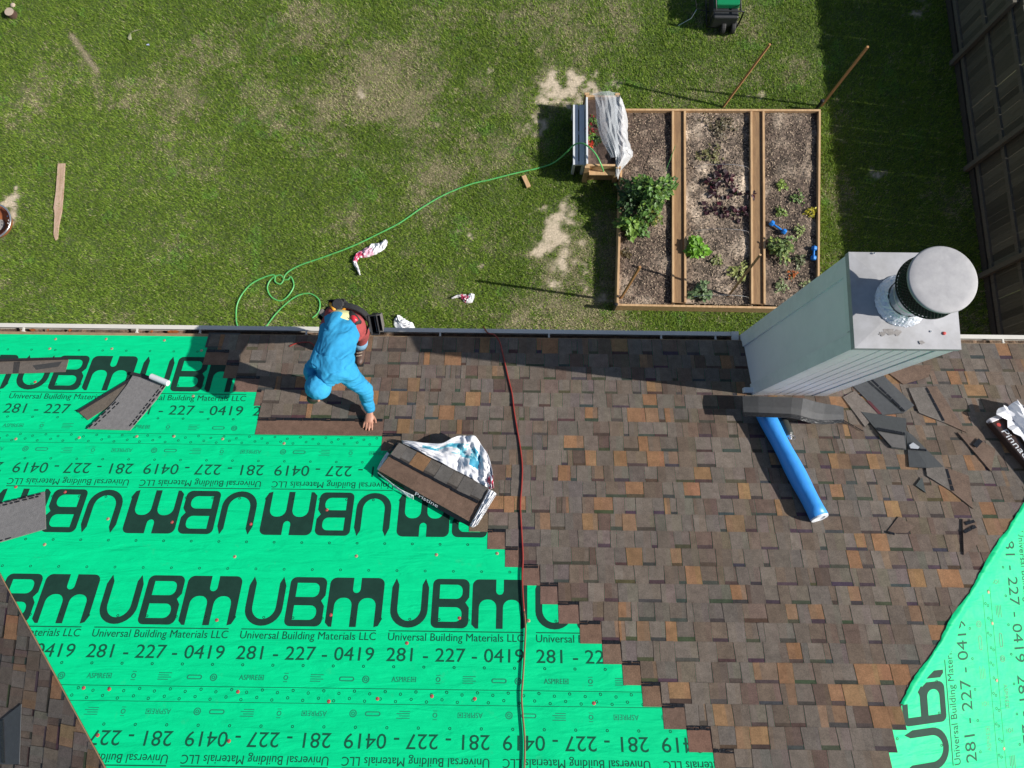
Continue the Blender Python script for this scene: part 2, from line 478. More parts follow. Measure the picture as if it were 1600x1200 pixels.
def lawn_masks(x, y):
    n1 = fbm(x, y, 1.1, 5); n2 = fbm(x + 50, y, 4.5, 4); n3 = fbm(x, y + 40, 0.35, 3)
    n4 = fbm(x + 7, y + 3, 9.0, 3)
    dry = np.clip(blob(x, y, DRY) * 1.0 + (n1 - 0.5) * 2.4 - 0.22 + (n3 - .5) * .6 + (n4 - .5) * 1.5, 0, 1) * .84
    wx = (fbm(x, y, 2.4, 3) - .5) * .7; wy = (fbm(x + 31, y, 2.4, 3) - .5) * .7
    sb_ = blob(x + wx, y + wy, SAND)
    sand = np.clip((sb_ - 0.42) * 2.0 + (n2 - 0.5) * 3.2 + (n4 - .5) * 2.0, 0, 1) * (sb_ > 0.08)
    x0, y0 = gpx(112, 55); x1, y1 = gpx(152, 112)
    t = np.clip(((x - x0) * (x1 - x0) + (y - y0) * (y1 - y0)) / ((x1 - x0) ** 2 + (y1 - y0) ** 2), 0, 1)
    streak = np.clip(1.4 - np.hypot(x - x0 - t * (x1 - x0), y - y0 - t * (y1 - y0)) / 0.07, 0, 1)
    dry = np.maximum(dry, streak * 1.0)
    sand = np.maximum(sand, np.clip(streak - .75, 0, 1) * 1.2)
    return dry, sand, n1, n2, n3
xs = np.concatenate([[-60, -40, -25, -16, -13.5], np.arange(-12, 10.01, 0.055), [12, 16, 25, 40, 60]])
ys = np.concatenate([[-60, -40, -25, -15, -10, -5, -2, 0.5], np.arange(1.5, 11.6, 0.055), [13, 16, 25, 40, 60]])
GX, GY = np.meshgrid(xs, ys)
gx, gy = GX.ravel(), GY.ravel()
dry, sand, n1, n2, n3 = lawn_masks(gx, gy)
gz = (fbm(gx, gy, 2.2, 3) - 0.5) * 0.02 - 0.01 + sand * 0.004
gz[(np.abs(gx) > 12.2) | (gy < 1) | (gy > 12)] = -0.01
me = bpy.data.meshes.new('lawn_ground')
nx, ny = len(xs), len(ys)
idx = np.arange(nx * ny).reshape(ny, nx)
quads = np.stack([idx[:-1, :-1], idx[:-1, 1:], idx[1:, 1:], idx[1:, :-1]], -1).reshape(-1, 4)
me.vertices.add(nx * ny); me.vertices.foreach_set('co', np.stack([gx, gy, gz], 1).ravel())
me.loops.add(quads.size); me.loops.foreach_set('vertex_index', quads.ravel())
me.polygons.add(len(quads)); me.polygons.foreach_set('loop_start', np.arange(0, quads.size, 4))
me.update(calc_edges=True)
lush = np.array([0.070, 0.100, 0.026]); tan = np.array([0.20, 0.17, 0.10]); sandc = np.array([0.46, 0.385, 0.28])
gc = lush + (tan - lush) * dry[:, None]
gc = gc + (sandc * (0.8 + 0.4 * n2[:, None]) - gc) * sand[:, None]
at = me.color_attributes.new('Col', 'FLOAT_COLOR', 'POINT')
at.data.foreach_set('color', np.concatenate([gc, np.ones((len(gc), 1))], 1).astype(np.float32).ravel())
me.materials.append(M['ground'])
me.polygons.foreach_set('use_smooth', [True] * len(quads))
o = bpy.data.objects.new('lawn_ground', me); col.objects.link(o); tag(o, 'lawn soil with dry patches and bare pale sand', 'ground', kind='structure')

# grass blades: one mass
def bed_quad(h=0.3):
    return [G(973, 171, h), G(1281, 172, h), G(1279, 482, h), G(965, 476, h)]
BQ = bed_quad()
NB = 800000
bx = nr.uniform(-11.8, 9.6, NB); by = nr.uniform(2.3, 11.0, NB)
# clump the blades
ang = nr.uniform(0, 2 * np.pi, NB)
dry, sand, n1, n2, n3 = lawn_masks(bx, by)
keep = nr.random(NB) > np.clip(sand * 1.25, 0, 0.985)
keep &= nr.random(NB) > dry * 0.25
clump = vnoise(bx, by, 17.0) * .6 + vnoise(bx + 5, by + 9, 31.0) * .4
keep &= nr.random(NB) < np.clip(0.25 + 1.5 * clump, 0, 1)
keep &= ~((bx > BQ[3].x - .0) & (bx < BQ[1].x + 0.0) & (by > BQ[2].y + .05) & (by < BQ[0].y - .03) & (bx > 1.98) & (bx < 5.78))
bx, by, ang, dry, sand, n1, n2, n3, clump = (q[keep] for q in (bx, by, ang, dry, sand, n1, n2, n3, clump))
nb = len(bx)
ln = nr.uniform(0.03, 0.07, nb) * (1 - 0.35 * dry) * (0.6 + 0.5 * n2 + .5 * clump)
edge = np.exp(-((by - 2.9) / 0.5) ** 2) + np.exp(-((bx - BQ[1].x - .15) / .2) ** 2) * (by < 7.9)
ln *= 1 + 0.5 * np.clip(edge, 0, 1)
wd = nr.uniform(0.008, 0.016, nb)
lean = nr.uniform(0.5, 1.4, nb)
dx, dy = np.cos(ang), np.sin(ang)
hx = ln * np.sin(lean); hz = ln * np.cos(lean)
bz = np.full(nb, -0.012)
V = np.empty((nb, 3, 3), dtype=np.float32)
V[:, 0] = np.stack([bx - dy * wd / 2, by + dx * wd / 2, bz], 1)
V[:, 1] = np.stack([bx + dy * wd / 2, by - dx * wd / 2, bz], 1)
V[:, 2] = np.stack([bx + dx * hx, by + dy * hx, bz + hz + 0.012], 1)
g1 = np.array([0.190, 0.285, 0.038]); g2 = np.array([0.104, 0.186, 0.028]); g3 = np.array([0.29, 0.375, 0.065]); st = np.array([0.44, 0.40, 0.23])
r = nr.random(nb)[:, None]
bc = g2 + (g1 - g2) * r
bc = bc + (g3 - bc) * (nr.random(nb) < 0.15 + 0.25 * (n3 - 0.3))[:, None] * 0.8
weed = (vnoise(bx + 77, by + 13, 2.1) > .83) & (vnoise(bx, by, 9.0) > .45) & (dry < .5)
bc[weed] = (np.array([.17, .31, .05]) * nr.uniform(.7, 1.2, (nb, 1)))[weed]
isdry = nr.random(nb) < np.clip(0.035 + 0.85 * dry + 0.5 * sand, 0, 0.9)
bc[isdry] = (st * nr.uniform(0.55, 1.1, (nb, 1)))[isdry]
bc *= 1.12 * (0.82 + 0.36 * n1[:, None]) * (0.8 + 0.4 * n2[:, None])
me = bpy.data.meshes.new('grass')
me.vertices.add(nb * 3); me.vertices.foreach_set('co', V.ravel())
me.loops.add(nb * 3); me.loops.foreach_set('vertex_index', np.arange(nb * 3))
me.polygons.add(nb); me.polygons.foreach_set('loop_start', np.arange(0, nb * 3, 3))
me.update(calc_edges=True)
at = me.color_attributes.new('Col', 'FLOAT_COLOR', 'POINT')
at.data.foreach_set('color', np.repeat(np.concatenate([bc, np.ones((nb, 1))], 1).astype(np.float32), 3, axis=0).ravel())
me.materials.append(M['grass'])
o = bpy.data.objects.new('grass', me); col.objects.link(o); tag(o, 'short green lawn grass with dry straw patches', 'grass', kind='stuff')

# ------------------------------------------------------------------ house: deck, walls, gutter
house = empty('house', (-0.2, YE - 5, 0), 'two storey house with half shingled hip roof over green underlayment', 'house')
d = MB()
zr = ZE + DR * SP / CP
a, b, c_, e_ = Vector((XL, YE, ZE)), Vector((XR, YE, ZE)), Vector((XR, YE - 2 * DR, ZE)), Vector((XL, YE - 2 * DR, ZE))
r1, r2 = Vector((XL + DR, YE - DR, zr)), Vector((XR - DR, YE - DR, zr))
dz = Vector((0, 0, -0.004))
for q in ([b, a, r1, r2], [c_, b, r2], [e_, c_, r2, r1], [a, e_, r1]):
    d.face([p + dz for p in q])
d.face([p + Vector((0, 0, -0.10)) for p in (a, b, c_, e_)])
for p, q in ((a, b), (b, c_), (c_, e_), (e_, a)):
    d.face([p + dz, q + dz, q + Vector((0, 0, -0.10)), p + Vector((0, 0, -0.10))])
d.build('roof_deck', 'deck', house)
w = MB()
w.box(((XL + XR) / 2, YE - DR, (ZE - 0.11) / 2 - 0.02), (XR - XL - 0.9, 2 * DR - 0.9, ZE - 0.11))
w.build('wall', 'brick', house)

CHX0, CHX1, CHY0, CHY1, CHZ = 2.163, 2.826, 1.015, 1.640, 8.95
def gutter(x0, x1):
    g = MB()
    y0, z0 = YE + 0.004, ZE - 0.045
    prof = [(0, 0), (0, -.105), (.07, -.105), (.085, -.085), (.098, -.045), (.116, -.02), (.120, .012), (.062, .016), (.061, .011), (.109, .004), (.107, -.02), (.092, -.045), (.080, -.083), (.066, -.1), (.005, -.1), (.005, 0)]
    rings = [[Vector((x, y0 + p[0] * .70, z0 + p[1])) for p in prof] for x in (x0, x1)]
    g.loft(rings)
    o = g.build('gutter', 'cream', house)
    t = MB(); n = int((x1 - x0) / 0.05)
    bot = []; 
    for i in range(n + 1):
        x = x0 + 0.02 + (x1 - x0 - .04) * i / n
        h = -0.085 + 0.02 * rnd.random()
        bot.append((Vector((x, y0 + 0.008, z0 + h + .01)), Vector((x, y0 + 0.05, z0 + h))))
    for i in range(n):
        t.face([bot[i][0], bot[i + 1][0], bot[i + 1][1], bot[i][1]][::-1])
    t.build('gutter_debris', 'gutterdirt', o)
    return o
gl = gutter(XL, CHX0 - 0.012)
grr = gutter(CHX1 + 0.012, XR)
for px in (28, 208, 308, 476, 687, 858, 1034, 1119, 1568):
    p = RF(px, 527)
    h = MB()
    gpar = gl if px < 1200 else grr
    h.box((p.x, YE + 0.043, ZE - 0.04), (0.016, 0.072, 0.012))
    h.box((p.x, YE + 0.012, ZE - 0.05), (0.02, 0.006, 0.05))
    h.build('gutter_hanger', 'cream', gpar)
for px, kx in ((65, 0.012), (230, .014), (262, 0.05), (268, .04), (40, .03), (100, .02)):
    p = RF(px, 526); h = MB(); z = ZE - 0.088
    n = 7; pts = []
    for k in range(n):
        a_ = 2 * math.pi * k / n
        pts.append(Vector((p.x + kx * math.cos(a_) * (0.7 + .5 * rnd.random()), YE + 0.03 + 0.014 * math.sin(a_), z + 0.02 + .012 * rnd.random())))
    h.face(pts, (0.35, .11, .03))
    h.build('dead_leaf', 'leaf', gl)
ec = MB(); p = RF(1146, 534)
ec.box((CHX0 - 0.05, YE + .044, ZE - 0.024), (0.07, 0.09, 0.016))
ec.build('gutter_end_cap', 'cream', gl, bevel=0.004)

# ------------------------------------------------------------------ shingles
EXPO = 0.1445
V0 = 0.3 * EXPO
GREY = [(0.158, 0.140, 0.125), (0.140, 0.127, 0.117), (0.170, 0.150, 0.132), (0.150, 0.128, 0.110)]
BROWN = [(0.145, 0.113, 0.089), (0.158, 0.124, 0.098), (0.130, 0.104, 0.085)]
ORANGE = [(0.30, 0.165, 0.085), (0.265, 0.148, 0.08), (0.235, 0.148, 0.088), (0.275, 0.168, 0.085)]
RED = [(0.112, 0.080, 0.066), (0.122, 0.086, 0.072)]
BAND = (0.055, 0.047, 0.042)
HEADLAP = (0.165, 0.105, 0.076)
def tone():
    r = rnd.random()
    c = rnd.choice(GREY if r < 0.60 else BROWN if r < 0.80 else ORANGE if r < 0.92 else RED)
    k = rnd.uniform(0.88, 1.12); mean = (0.152, 0.131, 0.115); f = .85
    return tuple((q * f + m_ * (1 - f)) * k * w_ for q, m_, w_ in zip(c, mean, (.95, .895, .84)))
def piece(F, u0, u1, ul, ur, v0, v1, tooth):
    """one tab of a laminated shingle: raised tooth, or recess with its dark printed band"""
    mb = MB()
    hl, hu = (0.0098, 0.0068) if tooth else (0.0074, 0.0042)
    c = tone(); w = rnd.uniform(-0.0015, 0.0015)
    # lower edge (downhill) u0..u1 ; upper edge ul..ur
    lo = [F(u0, v0 + w, 0.0035), F(u1, v0 - w, 0.0035), F(ur, v1 + 0.01, 0.0034), F(ul, v1 + 0.01, 0.0034)]
    hi = [F(u0, v0 + w, hl), F(u1, v0 - w, hl), F(ur, v1 + 0.01, hu), F(ul, v1 + 0.01, hu)]
    sides = [(0, 1, 5, 4), (1, 2, 6, 5), (3, 0, 4, 7)]
    edge = tuple(q * 0.6 for q in c)
    mb.poly(lo + hi, sides, edge)
    c2 = tone() if rnd.random() < .30 else tuple(q * rnd.uniform(.88, 1.12) for q in c)
    c2 = tuple(.5 * p + .5 * q for p, q in zip(c, c2)); f_ = rnd.uniform(.2, .8)
    def two(a, b2, c_, d_):
        m0, m1 = a.lerp(b2, f_), d_.lerp(c_, f_ + rnd.uniform(-.05, .05))
        mb.poly([a, m0, m1, d_], [(0, 1, 2, 3)], c); mb.poly([m0, b2, c_, m1], [(0, 1, 2, 3)], c2)
    if tooth:
        two(*hi)
    else:
        t = 1 - rnd.uniform(0.22, 0.29) if rnd.random() < 0.9 else 0.97
        ml, mr = hi[0].lerp(hi[3], t), hi[1].lerp(hi[2], t)
        two(hi[0], hi[1], mr, ml)
        mb.poly([ml, mr, hi[2], hi[3]], [(0, 1, 2, 3)], tuple(q * rnd.uniform(.8, 1.5) for q in BAND))
    return mb
def run_course(F, v0, v1, ua, ub, out):
    u = ua; tooth = rnd.random() < 0.5; sl = 0.0
    while u < ub - 0.02:
        wdt = min(rnd.choice((0.05, 0.09, 0.105, 0.12, 0.13, 0.145, 0.165)) * rnd.uniform(0.9, 1.1), ub - u)
        if ub - (u + wdt) < 0.04: wdt = ub - u
        sr = rnd.uniform(-0.006, 0.006) if u + wdt < ub - 1e-4 else 0.0
        g = 0.0012
        out.append((v0, u, piece(F, u + g, u + wdt - g, u + sl + g, u + wdt + sr - g, v0, v1, tooth)))
        u += wdt; sl = sr
        tooth = not tooth if rnd.random() < 0.9 else tooth
STAIR = [(540, 325), (557, 357), (578, 372), (598, 405), (618, 412), (640, 407), (663, 600), (690, 627), (712, 652), (735, 680), (760, 706), (785, 735), (812, 763), (840, 790), (868, 815),
         (895, 844), (922, 872), (953, 905), (985, 940), (1017, 971), (1050, 1001), (1085, 1033), (1120, 1071), (1155, 1112), (1187, 1148)]
SU = [UV(x, y)[0] for y, x in STAIR]
SV = [UV(x, y)[1] for y, x in STAIR]
ncourse = int(DR / CP / EXPO) - 1
def left_of(i):
    if i < len(SU): return SU[i]
    return SU[-1] + (i - len(SU) + 1) * 0.15
pieces_main, heads, seals = [], MB(), MB()
for i in range(ncourse):
    v0, v1 = V0 + i * EXPO, V0 + (i + 1) * EXPO
    if i == 0: v0 = 0.012
    ua = left_of(i)
    ub = XR - v0 * CP + (0.02 if i < 22 else (.0, .03, .10, .19, .27)[min(i - 22, 4)])
    if ub - ua < 0.2: break
    run_course(FM, v0, v1, ua, ub, pieces_main)
    # upper half of the shingle, bare where the next course has not been laid yet
    un = left_of(i + 1); uz = min(un + 0.25, ub)
    if un > ua + 0.01 or i in (3, 4):
        k = ua
        while k < uz - 0.01:
            ku = min(k + rnd.choice((1.0, 1.0, 0.8)), uz)
            cc = tuple(q * rnd.uniform(.92, 1.1) for q in HEADLAP)
            heads.hexa([FM(k, v1 - 0.003, 0.0024), FM(ku - .002, v1 - .003, 0.0024), FM(ku - .002, v1 + 0.168, 0.0022), FM(k, v1 + .168, .0022)],
                       [FM(k, v1 - 0.003, 0.0038), FM(ku - .002, v1 - .003, 0.0038), FM(ku - .002, v1 + 0.168, 0.0033), FM(k, v1 + .168, .0033)], cc)
            k = ku
        k = ua + 0.004
        ue = un - .004
        while k < ue - 0.02:
            ln_ = min(rnd.uniform(0.03, 0.09), ue - k)
            for (va, vb) in ((0.0, 0.026),) if rnd.random() < .6 else ((0.0, 0.011), (0.016, 0.03)):
                j = rnd.uniform(-.002, .002)
                seals.hexa([FM(k, v1 + va + j, .003), FM(k + ln_, v1 + va - j, .003), FM(k + ln_, v1 + vb + j, .003), FM(k, v1 + vb, .003)],
                           [FM(k, v1 + va + j, .0085), FM(k + ln_, v1 + va - j, .0085), FM(k + ln_, v1 + vb + j, .0075), FM(k, v1 + vb, .0075)])
            k += ln_ + rnd.uniform(0.001, 0.008)
roofp = heads.build('shingle_roof', 'shingle', house)
roofp['label'] = 'laid brown and grey laminated shingles ending in a stepped edge'
tag(seals.build('sealant_strip', 'seal', roofp), kind='stuff')
sb = MB(); p = UV(322, 538)
sb.hexa([FM(p[0], -.01, .002), FM(p[0] + .3, -.01, .002), FM(p[0] + .3, .16, .002), FM(p[0], .16, .002)], [FM(p[0], -.01, .005), FM(p[0] + .3, -.01, .005), FM(p[0] + .3, .16, .005), FM(p[0], .16, .005)], (.035, .035, .036))
sb.build('starter_strip', 'asphalt', roofp)
def join(pl):
    out = MB()
    for _, _, q in pl:
        out.poly(q.v, q.f); out.c[-len(q.f):] = q.c
    return out
def crosses(q, F, clips):
    for co, no in clips:
        s_ = [(Vector(p) - co).dot(no) for p in q.v]
        if max(s_) > 0.0: return True
    return False
HC = lambda c, j: (c[0] - c[1] * j, c[1])
def finish(pl, F, clipf, parent, nsingle, visible):
    groups = {}
    for t in pl:
        key, clips = clipf(t)
        if any(min((Vector(p) - co).dot(no) for p in t[2].v) > 0 for co, no in clips): continue
        groups.setdefault(key, (clips, []))[1].append(t)
    vis = sorted((t for clips, g in groups.values() for t in g if visible(t)), key=lambda t: -t[0])
    sid = set(id(t) for t in vis[:nsingle])
    bm = bmesh.new()
    for clips, g in groups.values():
        for t in g:
            if id(t) in sid:
                me = t[2].mesh('shingle', 'shingle')
                if crosses(t[2], F, clips): clip_mesh(me, clips)
                link_mesh('shingle', me, parent)
        me = join([t for t in g if id(t) not in sid]).mesh('part', 'shingle'); clip_mesh(me, clips)
        bm.from_mesh(me); bpy.data.meshes.remove(me)
    me = bpy.data.meshes.new('shingle_field'); bm.to_mesh(me); bm.free(); me.materials.append(M['shingle'])
    tag(link_mesh('shingle_field', me, parent), kind='stuff')
def in_view(P, mgn=5):
    q = P - CAM; z = q.dot(c_w)
    x, y = CX + FPX * q.dot(c_r) / z, CY - FPX * q.dot(c_u) / z
    return -mgn < x < 1600 + mgn and -mgn < y < 1200 + mgn
finish(pieces_main, FM, lambda t: ('over', [(CLIP_MR[0] + CLIP_MR[1] * .5, CLIP_MR[1])]) if t[0] > V0 + 21.5 * EXPO else ('hip', [(CLIP_MR[0] - CLIP_MR[1] * .004, CLIP_MR[1])]), roofp, 240, lambda t: in_view(Vector(t[2].v[6])) and in_view(Vector(t[2].v[4])))

# left hip slope, fully shingled
pl = []
for i in range(ncourse):
    v0, v1 = V0 + i * EXPO, V0 + (i + 1) * EXPO
    run_course(FL, v0 if i else -.012, v1, -2 * DR + v0 * CP + .1, -v0 * CP - 0.005, pl)
hipp = MB(); hipp.hexa([FL(-2, .1, .0005), FL(-1, .1, .0005), FL(-1, .3, .0005), FL(-2, .3, .0005)], [FL(-2, .1, .002), FL(-1, .1, .002), FL(-1, .3, .002), FL(-2, .3, .002)], (.03, .03, .03))
hipo = hipp.build('hip_shingle_roof', 'shingle', house)
hipo['label'] = 'shingled hip slope falling away from the sun'
finish(pl, FL, lambda t: ('hip', [(CLIP_L[0] + CLIP_L[1] * 0.006, CLIP_L[1]), (Vector((XL, YE - 2 * DR, 0)), Vector((S2, -S2, 0)))]), hipo, 60, lambda t: in_view(Vector(t[2].v[6])))
# back slope
bk = MB()
FB = Frame((0, YE - 2 * DR, ZE), (-1, 0, 0), (0, CP, SP)); FB.n = Vector((0, -SP, CP))
pl = []
for i in range(ncourse):
    v0, v1 = V0 + i * EXPO, V0 + (i + 1) * EXPO
    run_course(FB, v0 if i else -.012, v1, -(XR - v0 * CP) + .02, -(XL + v0 * CP) - .02, pl)
bo = join(pl).build('back_shingle_roof', 'shingle', house)
tag(bo, kind='stuff')

# ------------------------------------------------------------------ green underlayment with its print
def text_geo(s, width=None, height=None):
    cu = bpy.data.curves.new('t', 'FONT'); cu.body = s; cu.resolution_u = 3
    ob = bpy.data.objects.new('t', cu); col.objects.link(ob)
    dg = bpy.context.evaluated_depsgraph_get()
    me = bpy.data.meshes.new_from_object(ob.evaluated_get(dg))
    vs = np.array([v.co[:2] for v in me.vertices]); fs = [tuple(p.vertices) for p in me.polygons]
    bpy.data.objects.remove(ob); bpy.data.curves.remove(cu); bpy.data.meshes.remove(me)
    mn, mx = vs.min(0), vs.max(0)
    vs = vs - mn; sz = mx - mn
    sx = width / sz[0] if width else (height / sz[1]); sy = height / sz[1] if height else sx
    return vs * [sx, sy], fs
def shape_geo(loops):
    cu = bpy.data.curves.new('s', 'CURVE'); cu.dimensions = '2D'; cu.fill_mode = 'BOTH'
    for lp in loops:
        sp = cu.splines.new('POLY'); sp.points.add(len(lp) - 1); sp.use_cyclic_u = True
        for q, p in zip(sp.points, lp): q.co = (p[0], p[1], 0, 1)
    ob = bpy.data.objects.new('s', cu); col.objects.link(ob)
    dg = bpy.context.evaluated_depsgraph_get()
    me = bpy.data.meshes.new_from_object(ob.evaluated_get(dg))
    vs = np.array([v.co[:2] for v in me.vertices]); fs = [tuple(p.vertices) for p in me.polygons]
    bpy.data.objects.remove(ob); bpy.data.curves.remove(cu); bpy.data.meshes.remove(me)
    return vs, fs
def rrect(x0, y0, x1, y1, r, n=5, corners=(1, 1, 1, 1)):
    out = []
    for (cx, cy, a0, on) in ((x1 - r, y1 - r, 0, corners[0]), (x0 + r, y1 - r, 90, corners[1]), (x0 + r, y0 + r, 180, corners[2]), (x1 - r, y0 + r, 270, corners[3])):
        if on:
            for k in range(n + 1):
                t = math.radians(a0 + 90 * k / n); out.append((cx + r * math.cos(t), cy + r * math.sin(t)))
        else:
            t = a0; out.append({0: (x1, y1), 90: (x0, y1), 180: (x0, y0), 270: (x1, y0)}[a0])
    return out
def arc(cx, cy, r, a0, a1, n=10, ry=None):
    return [(cx + r * math.cos(math.radians(a0 + (a1 - a0) * k / n)), cy + (ry or r) * math.sin(math.radians(a0 + (a1 - a0) * k / n))) for k in range(n + 1)]
LH = 0.377
def logo_geo():
    V_, F_ = [], []
    def add(g, dx=0.0):
        vs, fs = g; o_ = len(V_)
        V_.extend((x + dx, y) for x, y in vs); F_.extend(tuple(o_ + i for i in f) for f in fs)
    # U: pointed arms, round foot
    w_, t_ = 0.286, 0.052
    U = [(0.028, LH)] + [(0, LH - 0.07)] + arc(w_ / 2, 0.135, w_ / 2, 180, 360, 14, 0.135) + [(w_, LH - 0.07), (w_ - 0.028, LH)] + [(w_ - t_, LH - 0.05)] + arc(w_ / 2, 0.145, w_ / 2 - t_, 0, -180, 14, 0.095) + [(t_, LH - 0.05)]
    add(shape_geo([U]))
    # B
    w_ = 0.285
    B = rrect(0, 0, w_, LH, 0.045)
    Bo = arc(w_ - .05, LH - .05, .05, 0, 90, 5) + arc(.045, LH - .045, .045, 90, 180, 5) + arc(.045, .045, .045, 180, 270, 5) + arc(w_ - .05, .05, .05, 270, 360, 5) + [(w_, .155), (w_ - .028, .195), (w_, .235)]
    h1 = rrect(.055, .048, w_ - .052, .158, .05, 5, (1, 0, 0, 1)); h2 = rrect(.055, .222, w_ - .052, LH - .045, .045, 5, (1, 0, 0, 1))
    add(shape_geo([Bo, h1, h2]), 0.316)
    # M: block with a notch above and two arches below
    w_ = 0.424
    Mo = arc(w_ - .05, LH - .05, .05, 0, 90, 5) + [(w_ / 2 + .03, LH)] + arc(w_ / 2, LH - .09, .03, 0, -180, 6) + [(w_ / 2 - .03, LH)] + arc(.05, LH - .05, .05, 90, 180, 5) + \
        [(0, .03)] + [(.03, 0), (.052, .0)] + arc(.112, .16, .06, 180, 90, 5) + arc(w_ / 2 - .085, .16, .06, 90, 0, 5) + [(w_ / 2 - .025, 0), (w_ / 2 + .025, 0)] + arc(w_ / 2 + .085, .16, .06, 180, 90, 5) + arc(w_ - .112, .16, .06, 90, 0, 5) + [(w_ - .052, 0), (w_ - .02, 0.01), (w_, .05)]
    add(shape_geo([Mo]), 0.626)
    return V_, F_
LOGO = logo_geo()
TXT = text_geo('Universal Building Materials LLC', 1.02, 0.075)
PHN = text_geo('281 - 227 - 0419', 1.02, 0.098)
ASP = text_geo('ASPIRE', 0.135, 0.036)
def quadg(x0, y0, x1, y1): return [(x0, y0), (x1, y0), (x1, y1), (x0, y1)], [(0, 1, 2, 3)]
def ring(cx, cy, r, w, n=12):
    vs, fs = [], []
    for k in range(n):
        t = 2 * math.pi * k / n
        vs += [(cx + r * math.cos(t), cy + r * math.sin(t)), (cx + (r - w) * math.cos(t), cy + (r - w) * math.sin(t))]
    for k in range(n):
        a_, b_ = 2 * k, 2 * ((k + 1) % n); fs.append((a_, b_, b_ + 1, a_ + 1))
    return vs, fs
def merge(parts):
    V_, F_ = [], []
    for (vs, fs), dx, dy in parts:
        o_ = len(V_); V_.extend((x + dx, y + dy) for x, y in vs); F_.extend(tuple(o_ + i for i in f) for f in fs)
    return V_, F_
# layout of one repeat, x along the text, y = distance below the top of the row (letters point to the row's start edge)
PER = 1.113
def cell():
    L = {}
    L['logo'] = merge([(LOGO, 0, -0.548)])
    L['rule'] = quadg(0.004, -0.576, 1.02, -0.569)
    L['text'] = merge([(TXT, 0.004, -0.661)])
    L['phone'] = merge([(PHN, 0.005, -0.792)])
    sm = []
    x = 0.06
    sm += [(ASP, x, -0.935), (quadg(0, 0, .036, .004), x + .142, -.934), (quadg(0, 0, .036, .004), x + .142, -.903), (quadg(0, 0, .004, .034), x + .142, -.934), (quadg(0, 0, .004, .034), x + .174, -.934), (quadg(0, 0, .014, .014), x + .153, -.924)]
    sm += [(ring(0, 0, .017, .006), .40, -.915), (quadg(0, 0, .03, .004), .385, -.945), (quadg(0, 0, .03, .004), .385, -.888)]
    for k in range(4): sm.append((quadg(0, 0, .075 + .02 * (k % 2), .005), .58, -.94 + .015 * k))
    sm += [(ring(0, 0, .026, .007, 16), .985, -.92), (ring(0, 0, .013, .006), .985, -.92)]
    pill = shape_geo([rrect(0, 0, .11, .032, .0155), rrect(.008, .007, .102, .025, .008)])
    sm += [(pill, .79, -.935)]
    L['marks'] = merge(sm)
    rr = [(ring(0, 0, .0105, .0045, 10), PER * (k + .3) / 5, -0.83) for k in range(5)]
    rr += [(ring(0, 0, .0105, .0045, 10), PER * (k + .1) / 5, -0.11) for k in range(5)] + [(ring(0, 0, .0105, .0045, 10), PER * (k + .7) / 5, -0.485) for k in range(5)]
    rr += [(ring(0, 0, .011, .0045, 10), PER * (k + .2) / 10, -1.01 - (.008 if k % 2 else -.008)) for k in range(10)]
    rr += [(quadg(0, 0, PER, .0035), 0, -.985)]
    L['rings'] = merge(rr)
    return L
CELL = cell()
MATS = {'logo': 'print', 'rule': 'print2', 'text': 'print2', 'phone': 'print2', 'marks': 'print3', 'rings': 'print2'}
NAMES = {'logo': 'printed_logo', 'rule': 'printed_line', 'text': 'printed_name', 'phone': 'printed_phone_number', 'marks': 'printed_mark', 'rings': 'printed_nail_guide'}
def put_print(F, sheet, s0, s1, flipped, phase, k, clips, ts=1.0, n=0.0, only=None):
    """repeat number k of the print on a row reaching from v=s0 to s1"""
    for key, (vs, fs) in CELL.items():
        if only and key not in only: continue
        mb = MB()
        pts = []
        for x, y in vs:
            t = -y * ts
            if flipped: pts.append(F(phase + k * PER + 1.02 - x, s1 - t, n))
            else: pts.append(F(phase + k * PER + x, s0 + t, n))
        mb.poly(pts, fs)
        me = mb.mesh(NAMES[key], MATS[key])
        if clip_mesh(me, clips) == 0:
            bpy.data.meshes.remove(me); continue
        tag(link_mesh(NAMES[key], me, sheet), kind=None if key in ('logo', 'rule') else 'stuff')
CM = [(CLIP_MR[0] - CLIP_MR[1] * .01, CLIP_MR[1]), (CLIP_ML[0] - CLIP_ML[1] * .012, CLIP_ML[1])]
ROWS = [0.10, 1.13, 2.165, 3.20, 4.235, 5.27]
PHASE = [UV(5, 640)[0], -4.243, -2.036, UV(290, 1160)[0], -2.0]
words = ['lowest', 'second', 'third', 'fourth', 'topmost']
caps = [(87, 530, 0), (166, 530, 0), (257, 532, 0), (78, 545, 0), (175, 545, 0), (315, 548, 0), (25, 686, 0), (124, 684, 0), (214, 682, 0), (272, 682, 0), (348, 686, 0), (102, 769, 1), (169, 811, 0), (269, 816, 1),
        (392, 819, 1), (70, 851, 0), (367, 870, 0), (444, 693, 0), (511, 797, 1), (557, 869, 0), (682, 867, 0), (777, 865, 0), (339, 969, 1), (517, 961, 1), (718, 966, 1), (636, 1005, 1), (131, 1075, 1), (171, 1077, 1),
        (372, 1081, 1), (590, 1092, 1), (675, 1088, 1), (742, 1092, 1), (514, 1096, 1), (928, 1099, 1), (826, 970, 0), (153, 1149, 1), (358, 1158, 1), (25, 761, 1), (55, 597, 1), (302, 619, 0)]
caps = [(UV(x, y), r) for x, y, r in caps]
